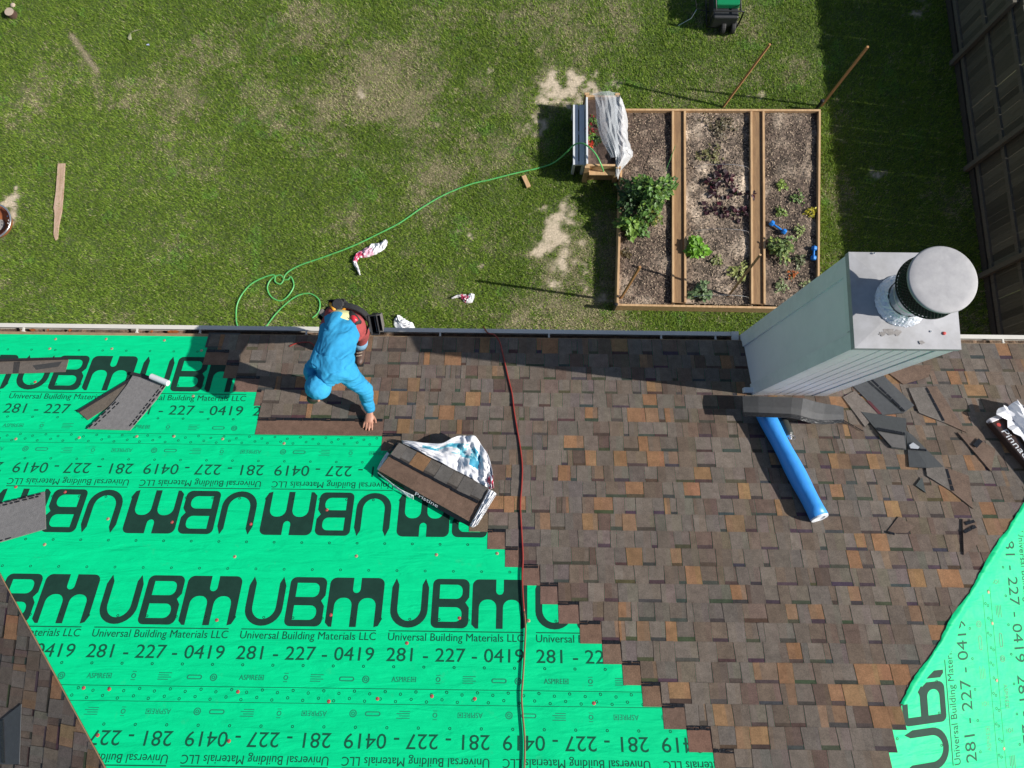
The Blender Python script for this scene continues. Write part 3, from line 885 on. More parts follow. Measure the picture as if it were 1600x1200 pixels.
for r in range(5):
    s0, s1 = ROWS[r], ROWS[r + 1]
    if r == 0: lo_ = 0.034
    else: lo_ = s0 - 0.035
    hi_ = min(s1 + 0.05, DR / CP - 0.02)
    sh = MB()
    n0 = [0.0012, 0.0016, 0.0016, 0.0016, 0.0016][r]
    nseg = 60; x0, x1 = XL + lo_ * CP - .3, XR - lo_ * CP + .3
    for k in range(nseg):
        a_, b_ = x0 + (x1 - x0) * k / nseg, x0 + (x1 - x0) * (k + 1) / nseg
        wv = lambda x: 0.004 * math.sin(x * 1.7 + r) + 0.002 * math.sin(x * 5.1 + 2 * r) if r else 0.0
        sh.face([FM(a_, lo_ + wv(a_), n0), FM(b_, lo_ + wv(b_), n0), FM(b_, hi_, .0004), FM(a_, hi_, .0004)][::-1])
    me = sh.mesh('underlayment_sheet', 'green', True)
    bm = bmesh.new(); bm.from_mesh(me); bmesh.ops.remove_doubles(bm, verts=bm.verts, dist=1e-5); bm.to_mesh(me); bm.free()
    clip_mesh(me, CM)
    so = link_mesh('underlayment_sheet', me, house)
    so['label'] = 'green printed underlayment, %s course above the gutter' % words[r]
    if r < 4:
        for k in range(-4, 8):
            uc = PHASE[r] + k * PER
            mid = 0.5 * (s0 + s1)
            if uc + PER < XL + s0 * CP - .2: continue
            vm = s1 if True else mid
            idx_ = min(range(len(SV)), key=lambda q: abs(SV[q] - s1 - .1))
            if uc > max(SU[q] for q in range(len(SV)) if SV[q] < s1 + 0.15) + 0.1: continue
            put_print(FM, so, s0, s1, r % 2 == 1, PHASE[r], k, CM, n=0.0022)
    for (u_, v_), red in caps:
        if lo_ <= v_ < s1 - .035 or (r == 0 and v_ < 0.1):
            if not (lo_ <= v_ or r == 0): continue
            cb = MB(); cen = FM(u_, v_, 0.002)
            cb.lathe(cen, [(0.0125, 0), (0.0125, 0.0015), (0.009, 0.003), (0.004, 0.0035)], 12, FM.n)
            co_ = cb.build('nail_cap', 'cap_red' if red else 'cap_tan', so)
            nb_ = MB(); nb_.lathe(cen + FM.n * 0.003, [(0.0045, 0), (0.0045, 0.002)], 8, FM.n); nb_.build('nail_head', 'chrome', so)
    # seam shadow line: doubled edge of the sheet
# right hip slope
CRR = [(CLIP_R[0] - CLIP_R[1] * .0, CLIP_R[1])]
RR = [(1.02, 2.20, False, 0.62), (2.20, 3.41, True, 2.41), (-0.02, 1.02, True, 1.1), (3.45, 5.2, False, 2.0)]
for j, (s0, s1, fl, ph) in enumerate(RR):
    sh = MB(); nseg = 24
    lo_ = s0 - (.03 if s0 > 0 else 0)
    for k in range(nseg):
        a_, b_ = -0.2 + 10.2 * k / nseg, -0.2 + 10.2 * (k + 1) / nseg
        sh.face([FR(a_, lo_, .0016), FR(b_, lo_, .0016), FR(b_, s1 + .04, .0004), FR(a_, s1 + .04, .0004)][::-1])
    me = sh.mesh('underlayment_sheet', 'greenlap')
    clip_mesh(me, CRR + [(Vector((XR, YE - 2 * DR, 0)), Vector((-S2, -S2, 0)))])
    so = link_mesh('underlayment_sheet', me, house)
    so['label'] = 'sunlit green underlayment on the slope around the hip'
    if j < 2:
        for k in range(-1, 4):
            put_print(FR, so, s0, s1, fl, ph, k, CRR, ts=1.17, n=0.0022)
    for _ in range(7):
        u_, v_ = rnd.uniform(1.5, 4), rnd.choice((s0 + .0, s1 - .02)) + rnd.uniform(-.03, .03)
        cb = MB(); cen = FR(u_, v_, 0.002)
        if (cen - CRR[0][0]).dot(CRR[0][1]) > -.05: continue
        cb.lathe(cen, [(0.0125, 0), (0.0125, 0.0015), (0.009, 0.003), (0.004, 0.0035)], 12, FR.n)
        cb.build('nail_cap', 'cap_tan', so)
# sheet ends lapped over the hip, loose and wavy, on top of the last shingles
lap = MB()
prev = None
for k in range(150):
    dist = 0.6 + 2.36 * k / 149          # plan distance in from the eave
    hp = Vector((XR - dist, YE - dist, ZE + dist * SP / CP))
    wv = 0.010 + 0.06 * max(0.0, float(fbm(np.array([k * .09]), np.array([3.3]), 1.0, 3)[0]) - .38) + .006 * rnd.random()
    if dist > 3.0: wv = 0.012
    up = 0.0125 + .0025 * math.sin(k * .5)
    A = hp + Vector((-wv, 0, 0)) + NM * up
    row = [A, A.lerp(hp + NM * up, .6) + Vector((0, 0, .003)), hp + Vector((0, 0, .0165)), hp + Vector((.02, 0, -.02 * SP / CP + .0125)), hp + Vector((0.12 + .05 * math.sin(k * .21), 0, 0)) + Vector((0, 0, -(0.12 + .05 * math.sin(k * .21)) * SP / CP + .004))]
    if prev:
        for q in range(4): lap.face([prev[q], prev[q + 1], row[q + 1], row[q]])
    prev = row
lo = lap.build('underlayment_lap', 'greenlap', house, smooth=True, weld=True)
lo['label'] = 'loose wavy underlayment edge folded over the hip'

# ------------------------------------------------------------------ chimney (framed chase with a metal flue)
ch = MB()
cxm, cym = (CHX0 + CHX1) / 2, (CHY0 + CHY1) / 2
ch.box((cxm, cym, CHZ / 2 - 0.02), (CHX1 - CHX0 - 0.03, CHY1 - CHY0 - 0.03, CHZ - 0.03))
chim = ch.build('chimney', 'paint', house)
chim['label'] = 'grey white boxed chimney with round steel cap'
def zroof(y): return ZE + max(0.0, (YE - y)) * SP / CP
# corner boards
for (x, y, sx, sy) in ((CHX0, CHY0, .02, .11), (CHX0, CHY1, .02, .13), (CHX1, CHY0, .02, .10), (CHX1, CHY1, .02, .10)):
    s_ = 1 if x == CHX0 else -1; t_ = 1 if y == CHY0 else -1
    z0 = zroof(y) - 0.1 if y == CHY0 else 4.0
    b_ = MB(); b_.box((x + s_ * 0.010, y + t_ * sy / 2, (z0 + CHZ - .02) / 2), (0.02, sy, CHZ - .02 - z0)); b_.build('corner_board', 'trim', chim, bevel=0.002)
    b_ = MB(); b_.box((x + s_ * (0.02 + .045), y + t_ * 0.009, (z0 + CHZ - .02) / 2), (0.09, 0.018, CHZ - .02 - z0)); b_.build('corner_board', 'trim', chim, bevel=0.002)
# frieze under the lid on the left side, groove boards on the front side
b_ = MB(); b_.box((CHX0 + .0075, cym, CHZ - 0.075), (0.012, CHY1 - CHY0 - .25, 0.09)); b_.build('frieze_board', 'trim', chim)
gx_ = np.linspace(CHX0 + 0.118, CHX1 - 0.118, 6)
for k in range(5):
    b_ = MB(); b_.box(((gx_[k] + gx_[k + 1]) / 2, CHY0 + 0.009, (zroof(CHY0) - .05 + CHZ - .05) / 2), (gx_[k + 1] - gx_[k] - 0.008, 0.012, CHZ - .05 - zroof(CHY0) + .05)); b_.build('siding_board', 'paint', chim, bevel=0.003)
# lid: folded sheet with shallow hipped creases
lid = MB(); ov = 0.006
A = [Vector((CHX0 - ov, CHY0 - ov, CHZ)), Vector((CHX1 + ov, CHY0 - ov, CHZ)), Vector((CHX1 + ov, CHY1 + ov, CHZ)), Vector((CHX0 - ov, CHY1 + ov, CHZ))]
ctr = Vector((cxm, cym, CHZ))
B_ = [p.lerp(ctr, 0.5) + Vector((0, 0, 0.012)) for p in A]
for k in range(4):
    lid.face([A[k], A[(k + 1) % 4], B_[(k + 1) % 4], B_[k]])
    lid.face([A[k] + Vector((0, 0, -.05)), A[(k + 1) % 4] + Vector((0, 0, -.05)), A[(k + 1) % 4], A[k]])
lid.face(B_)
lid_o = lid.build('chimney_lid', 'zinc', chim)
for (px_, py_, rr_, mt) in ((1475, 521, 0.011, 'cap_red'), (1454, 518, .006, 'chrome'), (1366, 396, .006, 'chrome')):
    q = G(px_, py_, CHZ + 0.008); s_ = MB(); s_.lathe(q, [(rr_, 0), (rr_, .006), (rr_ * .5, .009)], 10); s_.build('lid_screw', mt, chim)
for (px_, py_, rr_) in ((1388, 516, .05), (1402, 520, .03), (1378, 522, .025), (1440, 535, .02)):
    q = G(px_, py_, CHZ + .006); s_ = MB(); n_ = 16
    s_.face([q + Vector((rr_ * (0.5 + .6 * rnd.random()) * math.cos(6.283 * k / n_), rr_ * .7 * (0.5 + .6 * rnd.random()) * math.sin(6.283 * k / n_), .0035)) for k in range(n_)])
    s_.build('soot_mark', 'soot', chim)
FC = Vector((2.470, 1.318, CHZ + 0.012))
fo = MB()
for k in range(3):
    rings = []
prof = [(0.172, 0.001), (0.168, 0.012), (0.158, 0.022), (0.150, 0.035), (0.138, 0.047), (0.128, 0.06), (0.124, 0.075)]
rings = []
for j, (r_, z_) in enumerate(prof):
    rings.append([FC + Vector(((r_ + rnd.uniform(-.004, .004)) * math.cos(a_), (r_ + rnd.uniform(-.004, .004)) * math.sin(a_), z_ + rnd.uniform(-.003, .003))) for a_ in (2 * math.pi * k / 64 for k in range(64))])
fo.loft(rings, cap=False); fo.build('foil_collar', 'foil', chim)
pp = MB(); pp.lathe(FC, [(0.120, 0), (0.120, .32), (.12, .33)], 40); pp.build('flue_pipe', 'pipe', chim, smooth=False)
pb = MB(); pb.lathe(FC + Vector((0, 0, .12)), [(0.1205, 0), (0.1225, .004), (0.1225, .02), (.1205, .024)], 40, cap=False); pb.build('pipe_band', 'pipe', chim)
sc = MB(); zc = 0.30
sc.lathe(FC + Vector((0, 0, zc)), [(0.183, 0), (0.183, .142)], 48); sc.build('screen_core', 'black', chim)
wr = MB(); R_ = 0.193; nd = 60; hh = 0.140
for k in range(nd):
    for sgn in (1, -1):
        pts = []
        for q in range(5):
            a_ = 2 * math.pi * (k + sgn * q * 0.9) / nd
            pts.append(FC + Vector((R_ * math.cos(a_), R_ * math.sin(a_), zc + hh * q / 4)))
        wr.tube(pts, 0.0028, 4)
wr.tube([FC + Vector((R_ * math.cos(2 * math.pi * k / 48), R_ * math.sin(2 * math.pi * k / 48), zc + .004)) for k in range(49)], .006, 6)
wr.build('spark_screen', 'black', chim)
cpz = zc + .150
cl = MB(); cl.lathe(FC + Vector((0, 0, cpz)), [(0.194, -.014), (0.200, -.012), (0.202, 0.0), (0.2, .007), (.192, .0105), (.15, .0135), (0.08, .015), (.02, .0155)], 64)
cl.build('chimney_cap', 'zinc2', chim, smooth=True)
# white base block at the foot of the chase, and step flashing
b_ = MB(); q = RF(1152, 612); b_.box(FM(CHX0 - 0.035, (YE - 1.045) / CP, .03), (0.09, 0.05, 0.06)); b_.build('base_block', 'trim', chim, bevel=.005)

# ------------------------------------------------------------------ fence
fa, fb = Vector((8.756, 8.853, 0)), Vector((8.925, 4.424, 0))
fd = (fa - fb).normalized(); fn = Vector((-fd.y, fd.x, 0))
if fn.x < 0: fn = -fn                       # away from the garden
fence = empty('wooden_fence', fb, 'dark weathered picket fence with rails and posts along the shaded lawn', 'fence')
F0 = fb - fd * 5.0; NPK = 150; STEP = 0.142
pk = []
for v_ in range(7):
    b_ = MB(); k = (.62, .78, .9, 1.0, 1.1, 1.25, 1.4)[v_]; hgt = 1.96
    b_.box((0, 0, hgt / 2), (0.017, 0.1385, hgt), c=(0.085 * k, .079 * k, .057 * k))
    me = b_.mesh('picket', 'wood_old'); pk.append(me)
rot = Matrix.Rotation(math.atan2(fd.y, fd.x) - math.pi / 2, 4, 'Z')
for k in range(NPK):
    o = bpy.data.objects.new('picket', pk[rnd.randrange(7)]); col.objects.link(o); o.parent = fence
    p = F0 + fd * (k * STEP) + fn * (0.055 + rnd.uniform(-.006, .006))
    o.location = p - wloc(fence) + Vector((0, 0, rnd.uniform(-.02, .02) - .02))
    o.rotation_euler = (rnd.uniform(-.003, .003), 0, math.atan2(fd.y, fd.x) - math.pi / 2)
wd_ = (0.115, 0.105, 0.08)
for h in (0.26, 1.0, 1.66):
    for k in range(9):
        a_ = F0 + fd * (k * 2.4) + fn * 0.022; b2 = F0 + fd * (k * 2.4 + 2.392) + fn * .022
        r_ = MB(); r_.beam(a_ + Vector((0, 0, h)), b2 + Vector((0, 0, h)), 0.04, 0.088, c=wd_); r_.build('rail', 'wood_old', fence)
for px, py in ((1490, 100), (1510, 265), (1535, 432)):
    p = G(px, py); t = (p - fb).dot(fd); p = fb + fd * t - fn * 0.045
    r_ = MB(); r_.beam(p + Vector((0, 0, -.1)), p + Vector((0, 0, 1.9)), .09, .09, up=fd, c=wd_); r_.build('post', 'wood_old', fence)
for t in (-4.4, -2.2, 6.6, 8.8, 11, 13.2):
    p = fb + fd * t - fn * 0.045; r_ = MB(); r_.beam(p + Vector((0, 0, -.1)), p + Vector((0, 0, 1.9)), .09, .09, up=fd, c=wd_); r_.build('post', 'wood_old', fence)
r_ = MB(); a_ = F0 + fn * 0.02; b2 = F0 + fd * (NPK * STEP) + fn * 0.02
r_.beam(a_ + Vector((0, 0, .07)), b2 + Vector((0, 0, .07)), .03, .16, c=(.045, .04, .032)); r_.build('kick_board', 'wood_old', fence)

# ------------------------------------------------------------------ raised garden bed
BH = 0.30
TL, TR, BR, BL = BQ
bed = empty('raised_bed', ((TL.x + BR.x) / 2, (TL.y + BR.y) / 2, 0), 'large square raised garden bed of pine boards with three soil strips', 'raised bed')
def bpt(px, py): return G(px, py, BH)
c1 = (bpt(1051.5, 171.5), bpt(1052, 474)); c2 = (bpt(1070, 171.5), bpt(1071, 474)); c3 = (bpt(1174, 172), bpt(1175.5, 476)); c4 = (bpt(1193, 172), bpt(1195, 476))
def board(a_, b2, name, h=BH, t=0.04, mt='wood_new', z0=-.02):
    r_ = MB(); mid = (h + z0) / 2
    A_ = Vector((a_.x, a_.y, mid)); B2 = Vector((b2.x, b2.y, mid))
    r_.beam(A_, B2, t, h - z0); return r_.build(name, mt, bed, bevel=0.004)
ex = Vector((0.02, 0, 0)); ey = Vector((0, .021, 0))
for a_, b2 in ((TL - ex, TR + ex), (BL - ex, BR + ex)):
    mid = a_.lerp(b2, .5); board(a_, mid - Vector((.001, 0, 0)), 'end_board'); board(mid + Vector((.001, 0, 0)), b2, 'end_board')
for a_, b2 in ((TL, BL), (TR, BR), c1, c2, c3, c4):
    board(a_ - ey, b2 + ey, 'side_board', h=BH - .002)
def strip(a0, b0, a1, b1, name, z, mt, colr):
    r_ = MB(); nu, nv = 44, 130; P = []
    for j in range(nv + 1):
        t = j / nv; L_ = a0.lerp(b0, t); R2 = a1.lerp(b1, t)
        for i in range(nu + 1):
            q = L_.lerp(R2, i / nu); P.append(q)
    X = np.array([p.x for p in P]); Y = np.array([p.y for p in P])
    n_ = fbm(X, Y, 2.6, 4); nn = fbm(X + 9, Y, 9, 3)
    Z = z + (n_ - .5) * 0.07 + (nn - .5) * .02
    vs = [Vector((X[k], Y[k], Z[k])) for k in range(len(P))]
    base = np.array(colr)
    fs, cs = [], []
    for j in range(nv):
        for i in range(nu):
            k = j * (nu + 1) + i
            r_.face([vs[k], vs[k + nu + 1], vs[k + nu + 2], vs[k + 1]], tuple(base * (0.35 + 1.2 * nn[k]) * (0.7 + .55 * n_[k]) * rnd.choice((.4, .75, 1, 1, 1.15, 1.6)) * (1.25 - .75 * float(nn[k] > .6)) + np.array([.15, .125, .095]) * max(0, n_[k] - .50) * (8 if name == 'soil' and colr[0] > .18 else 4)))
    return r_.build(name, mt, bed, smooth=True, weld=True)
e1 = Vector((.02, 0, 0)); ev = Vector((0, .02, 0))
SZ = BH - 0.085
strip(TL + e1 - ev, BL + e1 + ev, c1[0] - e1 - ev, c1[1] - e1 + ev, 'soil', SZ, 'soil', (.125, .088, .065))
strip(c2[0] + e1 - ev, c2[1] + e1 + ev, c3[0] - e1 - ev, c3[1] - e1 + ev, 'soil', SZ, 'soil', (.181, .137, .103))
strip(c4[0] + e1 - ev, c4[1] + e1 + ev, TR - e1 - ev, BR - e1 + ev, 'soil', SZ, 'soil', (.115, .083, .062))
for a_, b_2 in ((c1, c2), (c3, c4)):
    p, q = (a_[0] + b_2[0]) / 2 - ev, (a_[1] + b_2[1]) / 2 + ev
    r_ = MB(); w_ = (b_2[0] - a_[0]).length - .044
    r_.beam(Vector((p.x, p.y, .245)), Vector((q.x, q.y, .245)), w_, .03); r_.build('walk_board', 'wood_path', bed)
# wood chips: pale specks in the soil
chips = MB()
for _ in range(9000):
    s_ = rnd.random(); t = rnd.random()
    L_, R2 = TL.lerp(BL, t), TR.lerp(BR, t); q = L_.lerp(R2, .015 + .97 * s_)
    if any(min(a_[0].x, b_2[0].x) - .05 < q.x < max(a_[0].x, b_2[0].x) + .05 for a_, b_2 in ((c1, c2), (c3, c4))): continue
    n_ = float(fbm(np.array([q.x]), np.array([q.y]), 2.6, 4)[0])
    a_ = rnd.uniform(0, 6.28); l_ = rnd.uniform(.006, .018); w_ = rnd.uniform(.004, .008)
    dx_ = Vector((math.cos(a_), math.sin(a_), rnd.uniform(-.3, .3))) * l_; dy_ = Vector((-math.sin(a_), math.cos(a_), rnd.uniform(-.3, .3))) * w_
    c0 = Vector((q.x, q.y, SZ + (n_ - .5) * .07 + .012)); k = rnd.choice((.12, .2, .5, .8, 1.15))
    chips.face([c0 - dx_ - dy_, c0 + dx_ - dy_, c0 + dx_ + dy_, c0 - dx_ + dy_], (.40 * k, .31 * k, .22 * k))
tag(chips.build('wood_chips', 'soil', bed), kind='stuff')

# ------------------------------------------------------------------ plants
def plant(px, py, rad, hgt, n, c, label, name='garden_plant', cat='plant', leaf=0.05, spread=1.0, dark=0.55, group=None, z=SZ, upright=0.4, c2=None):
    p = G(px, py, z + hgt * .6); p.z = z - 0.02
    root = empty(name, p, label, cat, group)
    st_ = MB(); fo_ = MB()
    nst = max(3, n // 14)
    for k in range(nst):
        a_ = rnd.uniform(0, 6.283); r_ = rad * math.sqrt(rnd.random()) * .7
        top = p + Vector((math.cos(a_) * r_, math.sin(a_) * r_, hgt * rnd.uniform(.6, 1)))
        st_.tube([p + Vector((rnd.uniform(-.01, .01), rnd.uniform(-.01, .01), 0)), p.lerp(top, .5) + Vector((0, 0, hgt * .1)), top], [.006, .005, .002], 5, c=(.07, .11, .03))
    for k in range(n):
        a_ = rnd.uniform(0, 6.283); r_ = rad * rnd.random() ** .6
        # uneven lobes
        lob = 0.75 + 0.35 * math.sin(a_ * 3 + px) + .15 * math.sin(a_ * 5 + py)
        q = p + Vector((math.cos(a_) * r_ * lob * spread, math.sin(a_) * r_ * lob, hgt * (rnd.uniform(.25, 1) * (1 - .45 * (r_ / rad) ** 2))))
        d_ = Vector((math.cos(a_ + rnd.uniform(-.8, .8)), math.sin(a_ + rnd.uniform(-.8, .8)), rnd.uniform(-.35, upright))).normalized()
        sd = d_.cross(Vector((rnd.uniform(-.4, .4), rnd.uniform(-.4, .4), 1))).normalized()
        l_ = leaf * rnd.uniform(.6, 1.3); w_ = l_ * rnd.uniform(.3, .48); dn = Vector((0, 0, -l_ * .22))
        kk = rnd.uniform(dark, 1.15); cc = c2 if (c2 and rnd.random() < .25) else c
        cc = tuple(v * kk for v in cc)
        m1, m2 = q + d_ * l_ * .45 + sd * w_, q + d_ * l_ * .45 - sd * w_
        tip = q + d_ * l_ + dn; mid = q + d_ * l_ * .5 + dn * -.3
        fo_.face([q, m1, tip], cc); fo_.face([q, tip, m2], cc)
    st_.build('stem', 'leaf', root); fo_.build('foliage', 'leaf', root)
    return root
GL = (.10, .22, .035); GY = (.21, .36, .05); DK = (.055, .13, .03); PALE = (.27, .31, .10); PURP = (.035, .008, .014); OLV = (.12, .14, .05)
plant(1018, 300, .46, .72, 900, GL, 'large bushy tomato plant in the bed strip beside the planter', 'tomato_plant', 'plant', .085, c2=GY, dark=.4)
plant(988, 305, .34, .5, 420, DK, 'dark leafy bush against the outer board under the tomato plant', 'leafy_bush', 'plant', .07, dark=.4)
plant(986, 350, .22, .34, 170, GY, 'bright green squash plant overhanging the outer bed board', 'squash_plant', 'plant', .11, c2=GL)
plant(1003, 356, .16, .25, 90, GL, 'small mid green plant beside the squash plant', leaf=.08)
plant(1022, 335, .2, .4, 140, (.17, .26, .05), 'yellowing low growth at the foot of the tomato plant', leaf=.07, c2=(.3, .28, .06))
plant(978, 393, .1, .08, 30, (.13, .10, .04), 'withered seedling with brown leaves near the outer board', leaf=.06)
plant(1090, 386, .17, .28, 110, (.19, .42, .03), 'vivid lime green lettuce in the middle strip', 'lettuce', 'lettuce', .12, upright=.7)
plant(1097, 455, .19, .22, 120, (.16, .25, .10), 'grey green frilly plant near the end board', leaf=.08)
plant(1122, 405, .09, .09, 45, PALE, 'tiny pale green sprout in the middle strip', leaf=.06)
plant(1155, 424, .2, .14, 110, (.36, .40, .12), 'pale yellow green plant beside the leaning stake', leaf=.06)
for k, (px, py, rr_, lb) in enumerate(((1128, 277, .26, 'wide dark purple lettuce, topmost of the purple row'), (1110, 285, .14, 'dark purple lettuce seedling casting a long shadow'), (1122, 300, .13, 'small dark red lettuce with open leaves'), (1148, 303, .16, 'purple lettuce leaning toward the second walkway'),
                                      (1174, 304, .1, 'purple lettuce hanging over the walkway board'), (1128, 327, .14, 'dark red lettuce below the purple row'), (1148, 333, .15, 'low maroon lettuce with spread leaves'), (1108, 325, .1, 'smallest purple seedling by the walkway'), (1162, 330, .09, 'deep red lettuce against the shaded board'))):
    plant(px, py, rr_ * .8, .12, 16 if rr_ < .2 else 44, PURP, lb, 'purple_lettuce', 'lettuce', .10, c2=(.09, .015, .025), group='purple lettuces in the middle bed', upright=.6, spread=1.3 if rr_ > .2 else 1)
plant(1125, 197, .30, .12, 150, (.17, .14, .08), 'dead straw coloured plant remains in the middle strip', 'dry_plant', 'plant', .06, spread=1.2)
plant(1110, 240, .22, .10, 90, (.20, .19, .07), 'half dried yellow green plant in the middle strip', 'dry_plant', 'plant', .06, spread=1.6)
for px, py, rr_, cc, lb in ((1222, 287, .1, (.30, .42, .08), 'small lime seedling alone near the empty soil'), (1248, 308, .13, (.17, .27, .07), 'round grey green seedling in the third strip'), (1221, 330, .1, (.22, .33, .06), 'lime seedling above the tilted dumbbell'), (1268, 331, .12, (.52, .46, .03), 'bright yellow flowering plant by the outer board'),
                            (1251, 357, .12, (.34, .42, .13), 'pale green seedling beside the tilted dumbbell'), (1250, 405, .13, (.16, .19, .08), 'olive green plant next to the standing dumbbell'), (1222, 447, .13, (.27, .34, .15), 'pale rosette below the orange flowers'), (1262, 445, .11, (.30, .36, .14), 'pale rosette half hidden behind the chimney')):
    plant(px, py, rr_, .12, 60, cc, lb, 'seedling', 'plant', .055)
plant(1225, 386, .26, .3, 260, (.17, .26, .07), 'leafy green bush, largest plant of the third strip', 'leafy_bush', 'plant', .07, c2=(.30, .38, .08))
plant(1238, 428, .12, .1, 45, (.55, .14, .02), 'low plant with orange flowers', 'flower', 'flower', .045, c2=(.1, .15, .04))

# stakes and sticks
def stick(b, t, hb, ht, r, mt, label, name='wooden_stake', cat='stake', group=None, sq=True):
    a_ = G(*b, hb); b2 = G(*t, ht)
    mb = MB()
    if sq: mb.beam(a_ + Vector((0, 0, -.15)) + (a_ - b2) * .02, b2, r * 2, r * 2)
    else: mb.tube([a_, b2], r, 6)
    return tag(mb.build(name, mt, None, base=a_), label, cat, group)
stick((1283, 166), (1356, 73), 0, 1.92, .019, 'stake', 'tall brown stake standing in the fence shadow at the bed corner')
stick((1128, 168), (1203, 69), 0, 1.75, .017, 'stake', 'brown stake leaning over the lawn at the bed end board')
stick((1130, 474), (1188, 398), 0, 1.6, .018, 'wood_new', 'pale yellow stake leaning across the second walkway')
stick((967, 471), (1000, 417), 0, 2.0, .018, 'stake', 'brown stake at the bed corner by the dry grass')
stick((1003, 270), (1020, 227), .25, .95, .006, 'black', 'thin dark rod rising from the tomato plant toward bare soil', 'garden_rod', 'rod', sq=False)
stick((1040, 268), (1055, 228), .25, 1.0, .006, 'hose_green', 'thin green rod beside the first walkway', 'garden_rod', 'rod', sq=False)
stick((1040, 305), (1061, 284), .3, 1.0, .006, 'black', 'thin dark rod crossing the first walkway', 'garden_rod', 'rod', sq=False)
for px, py, lb, nm in ((962, 477, 'short black post at the bed corner by the dry grass', 'corner_post'), (1283, 160, 'short black post at the shaded bed corner', 'corner_post')):
    q = G(px, py, .3); b_ = MB(); b_.lathe(Vector((q.x, q.y, 0)), [(.03, 0), (.03, .34), (.036, .345), (.036, .37), (.02, .385)], 12)
    tag(b_.build(nm, 'black', None, base=(q.x, q.y, 0)), lb, 'post')
for py, lb in ((268, 'thin wire hoop over the purple lettuces'), (367, 'thin wire hoop over the lime lettuce'), (468, 'thin wire hoop by the end board')):
    a_ = G(1077, py, SZ); b2 = G(1168, py, SZ); pts = []
    for k in range(17):
        t = math.pi * k / 16
        pts.append(Vector((a_.x + (b2.x - a_.x) * (0.5 - .5 * math.cos(t)), a_.y, SZ - .02 + .34 * math.sin(t) ** .55)))
    b_ = MB(); b_.tube(pts, .004, 6, cap=False); tag(b_.build('wire_hoop', 'chrome', None, base=a_), lb, 'hoop', 'wire hoops in the middle bed')

# dumbbells, brick, block
for (a_, b2, lb) in (((1206, 349), (1225, 362), 'blue dumbbell lying aslant among the seedlings'), ((1272, 388), (1271, 403), 'blue dumbbell lying beside the outer bed board')):
    p, q = G(*a_, SZ + .06), G(*b2, SZ + .06); dirv = (q - p).normalized(); mid = (p + q) / 2
    root = empty('dumbbell', (mid.x, mid.y, SZ), lb, 'dumbbell', 'dumbbells in the garden bed')
    hb = MB(); hb.tube([p, p.lerp(q, .3), p.lerp(q, .5), p.lerp(q, .7), q], [.02, .018, .021, .018, .02], 12); hb.build('handle', 'dumb', root, smooth=True)
    for e in (p, q):
        s_ = 1 if e == p else -1
        hd = MB(); hd.lathe(e - dirv * s_ * .0, [(.035, -.042), (.056, -.028), (.058, 0.0), (.056, .028), (.035, .042)], 6, dirv); hd.build('weight', 'dumb', root, bevel=.006)
q = G(983, 244, SZ + .09); b_ = MB(); b_.box((q.x, q.y, SZ + .045), (.085, .2, .11), Matrix.Rotation(-.04, 3, 'Z')); tag(b_.build('brick', 'stone', None, base=(q.x, q.y, SZ), bevel=.006), 'pinkish brown brick on the soil beside the planter', 'brick')
q = G(822, 284, .03); b_ = MB(); b_.box((q.x, q.y, .04), (.085, .25, .06), Matrix.Rotation(.42, 3, 'Z')); tag(b_.build('wood_block', 'wood_new', None, base=(q.x, q.y, 0), bevel=.005), 'short offcut of pine lumber lying under the garden hose', 'wood block')

# planter with plastic cover, bench beside it
PZ = .62
q0 = G(917, 150, PZ); q1 = G(968, 258, PZ)
px0, px1, py0, py1 = q0.x, q1.x - .02, q1.y, q0.y
pl_ = empty('planter_box', ((px0 + px1) / 2, (py0 + py1) / 2, 0), 'raised timber planter with flowers half covered by clear plastic', 'planter')
for (cx_, cy_, sx, sy) in ((px0, (py0 + py1) / 2, .035, py1 - py0), (px1, (py0 + py1) / 2, .035, py1 - py0), ((px0 + px1) / 2, py0, px1 - px0 + .036, .04), ((px0 + px1) / 2, py1, px1 - px0 + .036, .04)):
    for z0, z1 in ((.02, .31), (.32, PZ)):
        b_ = MB(); b_.box((cx_, cy_, (z0 + z1) / 2), (sx, sy - (.042 if sx < .05 else 0), z1 - z0)); b_.build('planter_board', 'white' if cx_ == px0 else 'wood_new', pl_, bevel=.004)
for cx_ in (px0 + .0, px1 - .0):
    for cy_ in (py0 - .045, py1 + .045):
        b_ = MB(); b_.box((cx_, cy_, PZ / 2), (.09, .045, PZ + .02)); b_.build('leg', 'wood_new', pl_, bevel=.004)
b_ = MB(); b_.box(((px0 + px1) / 2, py0 - .075, .45), (px1 - px0 - .1, .1, .03)); b_.build('ledge', 'wood_new', pl_, bevel=.003)
so_ = MB()
nu, nv = 10, 24; P = []
for j in range(nv + 1):
    for i in range(nu + 1):
        x = px0 + .02 + (px1 - px0 - .04) * i / nu; y = py0 + .02 + (py1 - py0 - .04) * j / nv
        P.append(Vector((x, y, PZ - .10 + rnd.uniform(-.015, .015))))
for j in range(nv):
    for i in range(nu):
        k = j * (nu + 1) + i; g_ = rnd.uniform(.5, 1.2); so_.face([P[k], P[k + 1], P[k + nu + 2], P[k + nu + 1]], (.13 * g_, .085 * g_, .065 * g_))
so_.build('soil', 'soil', pl_, smooth=True, weld=True)
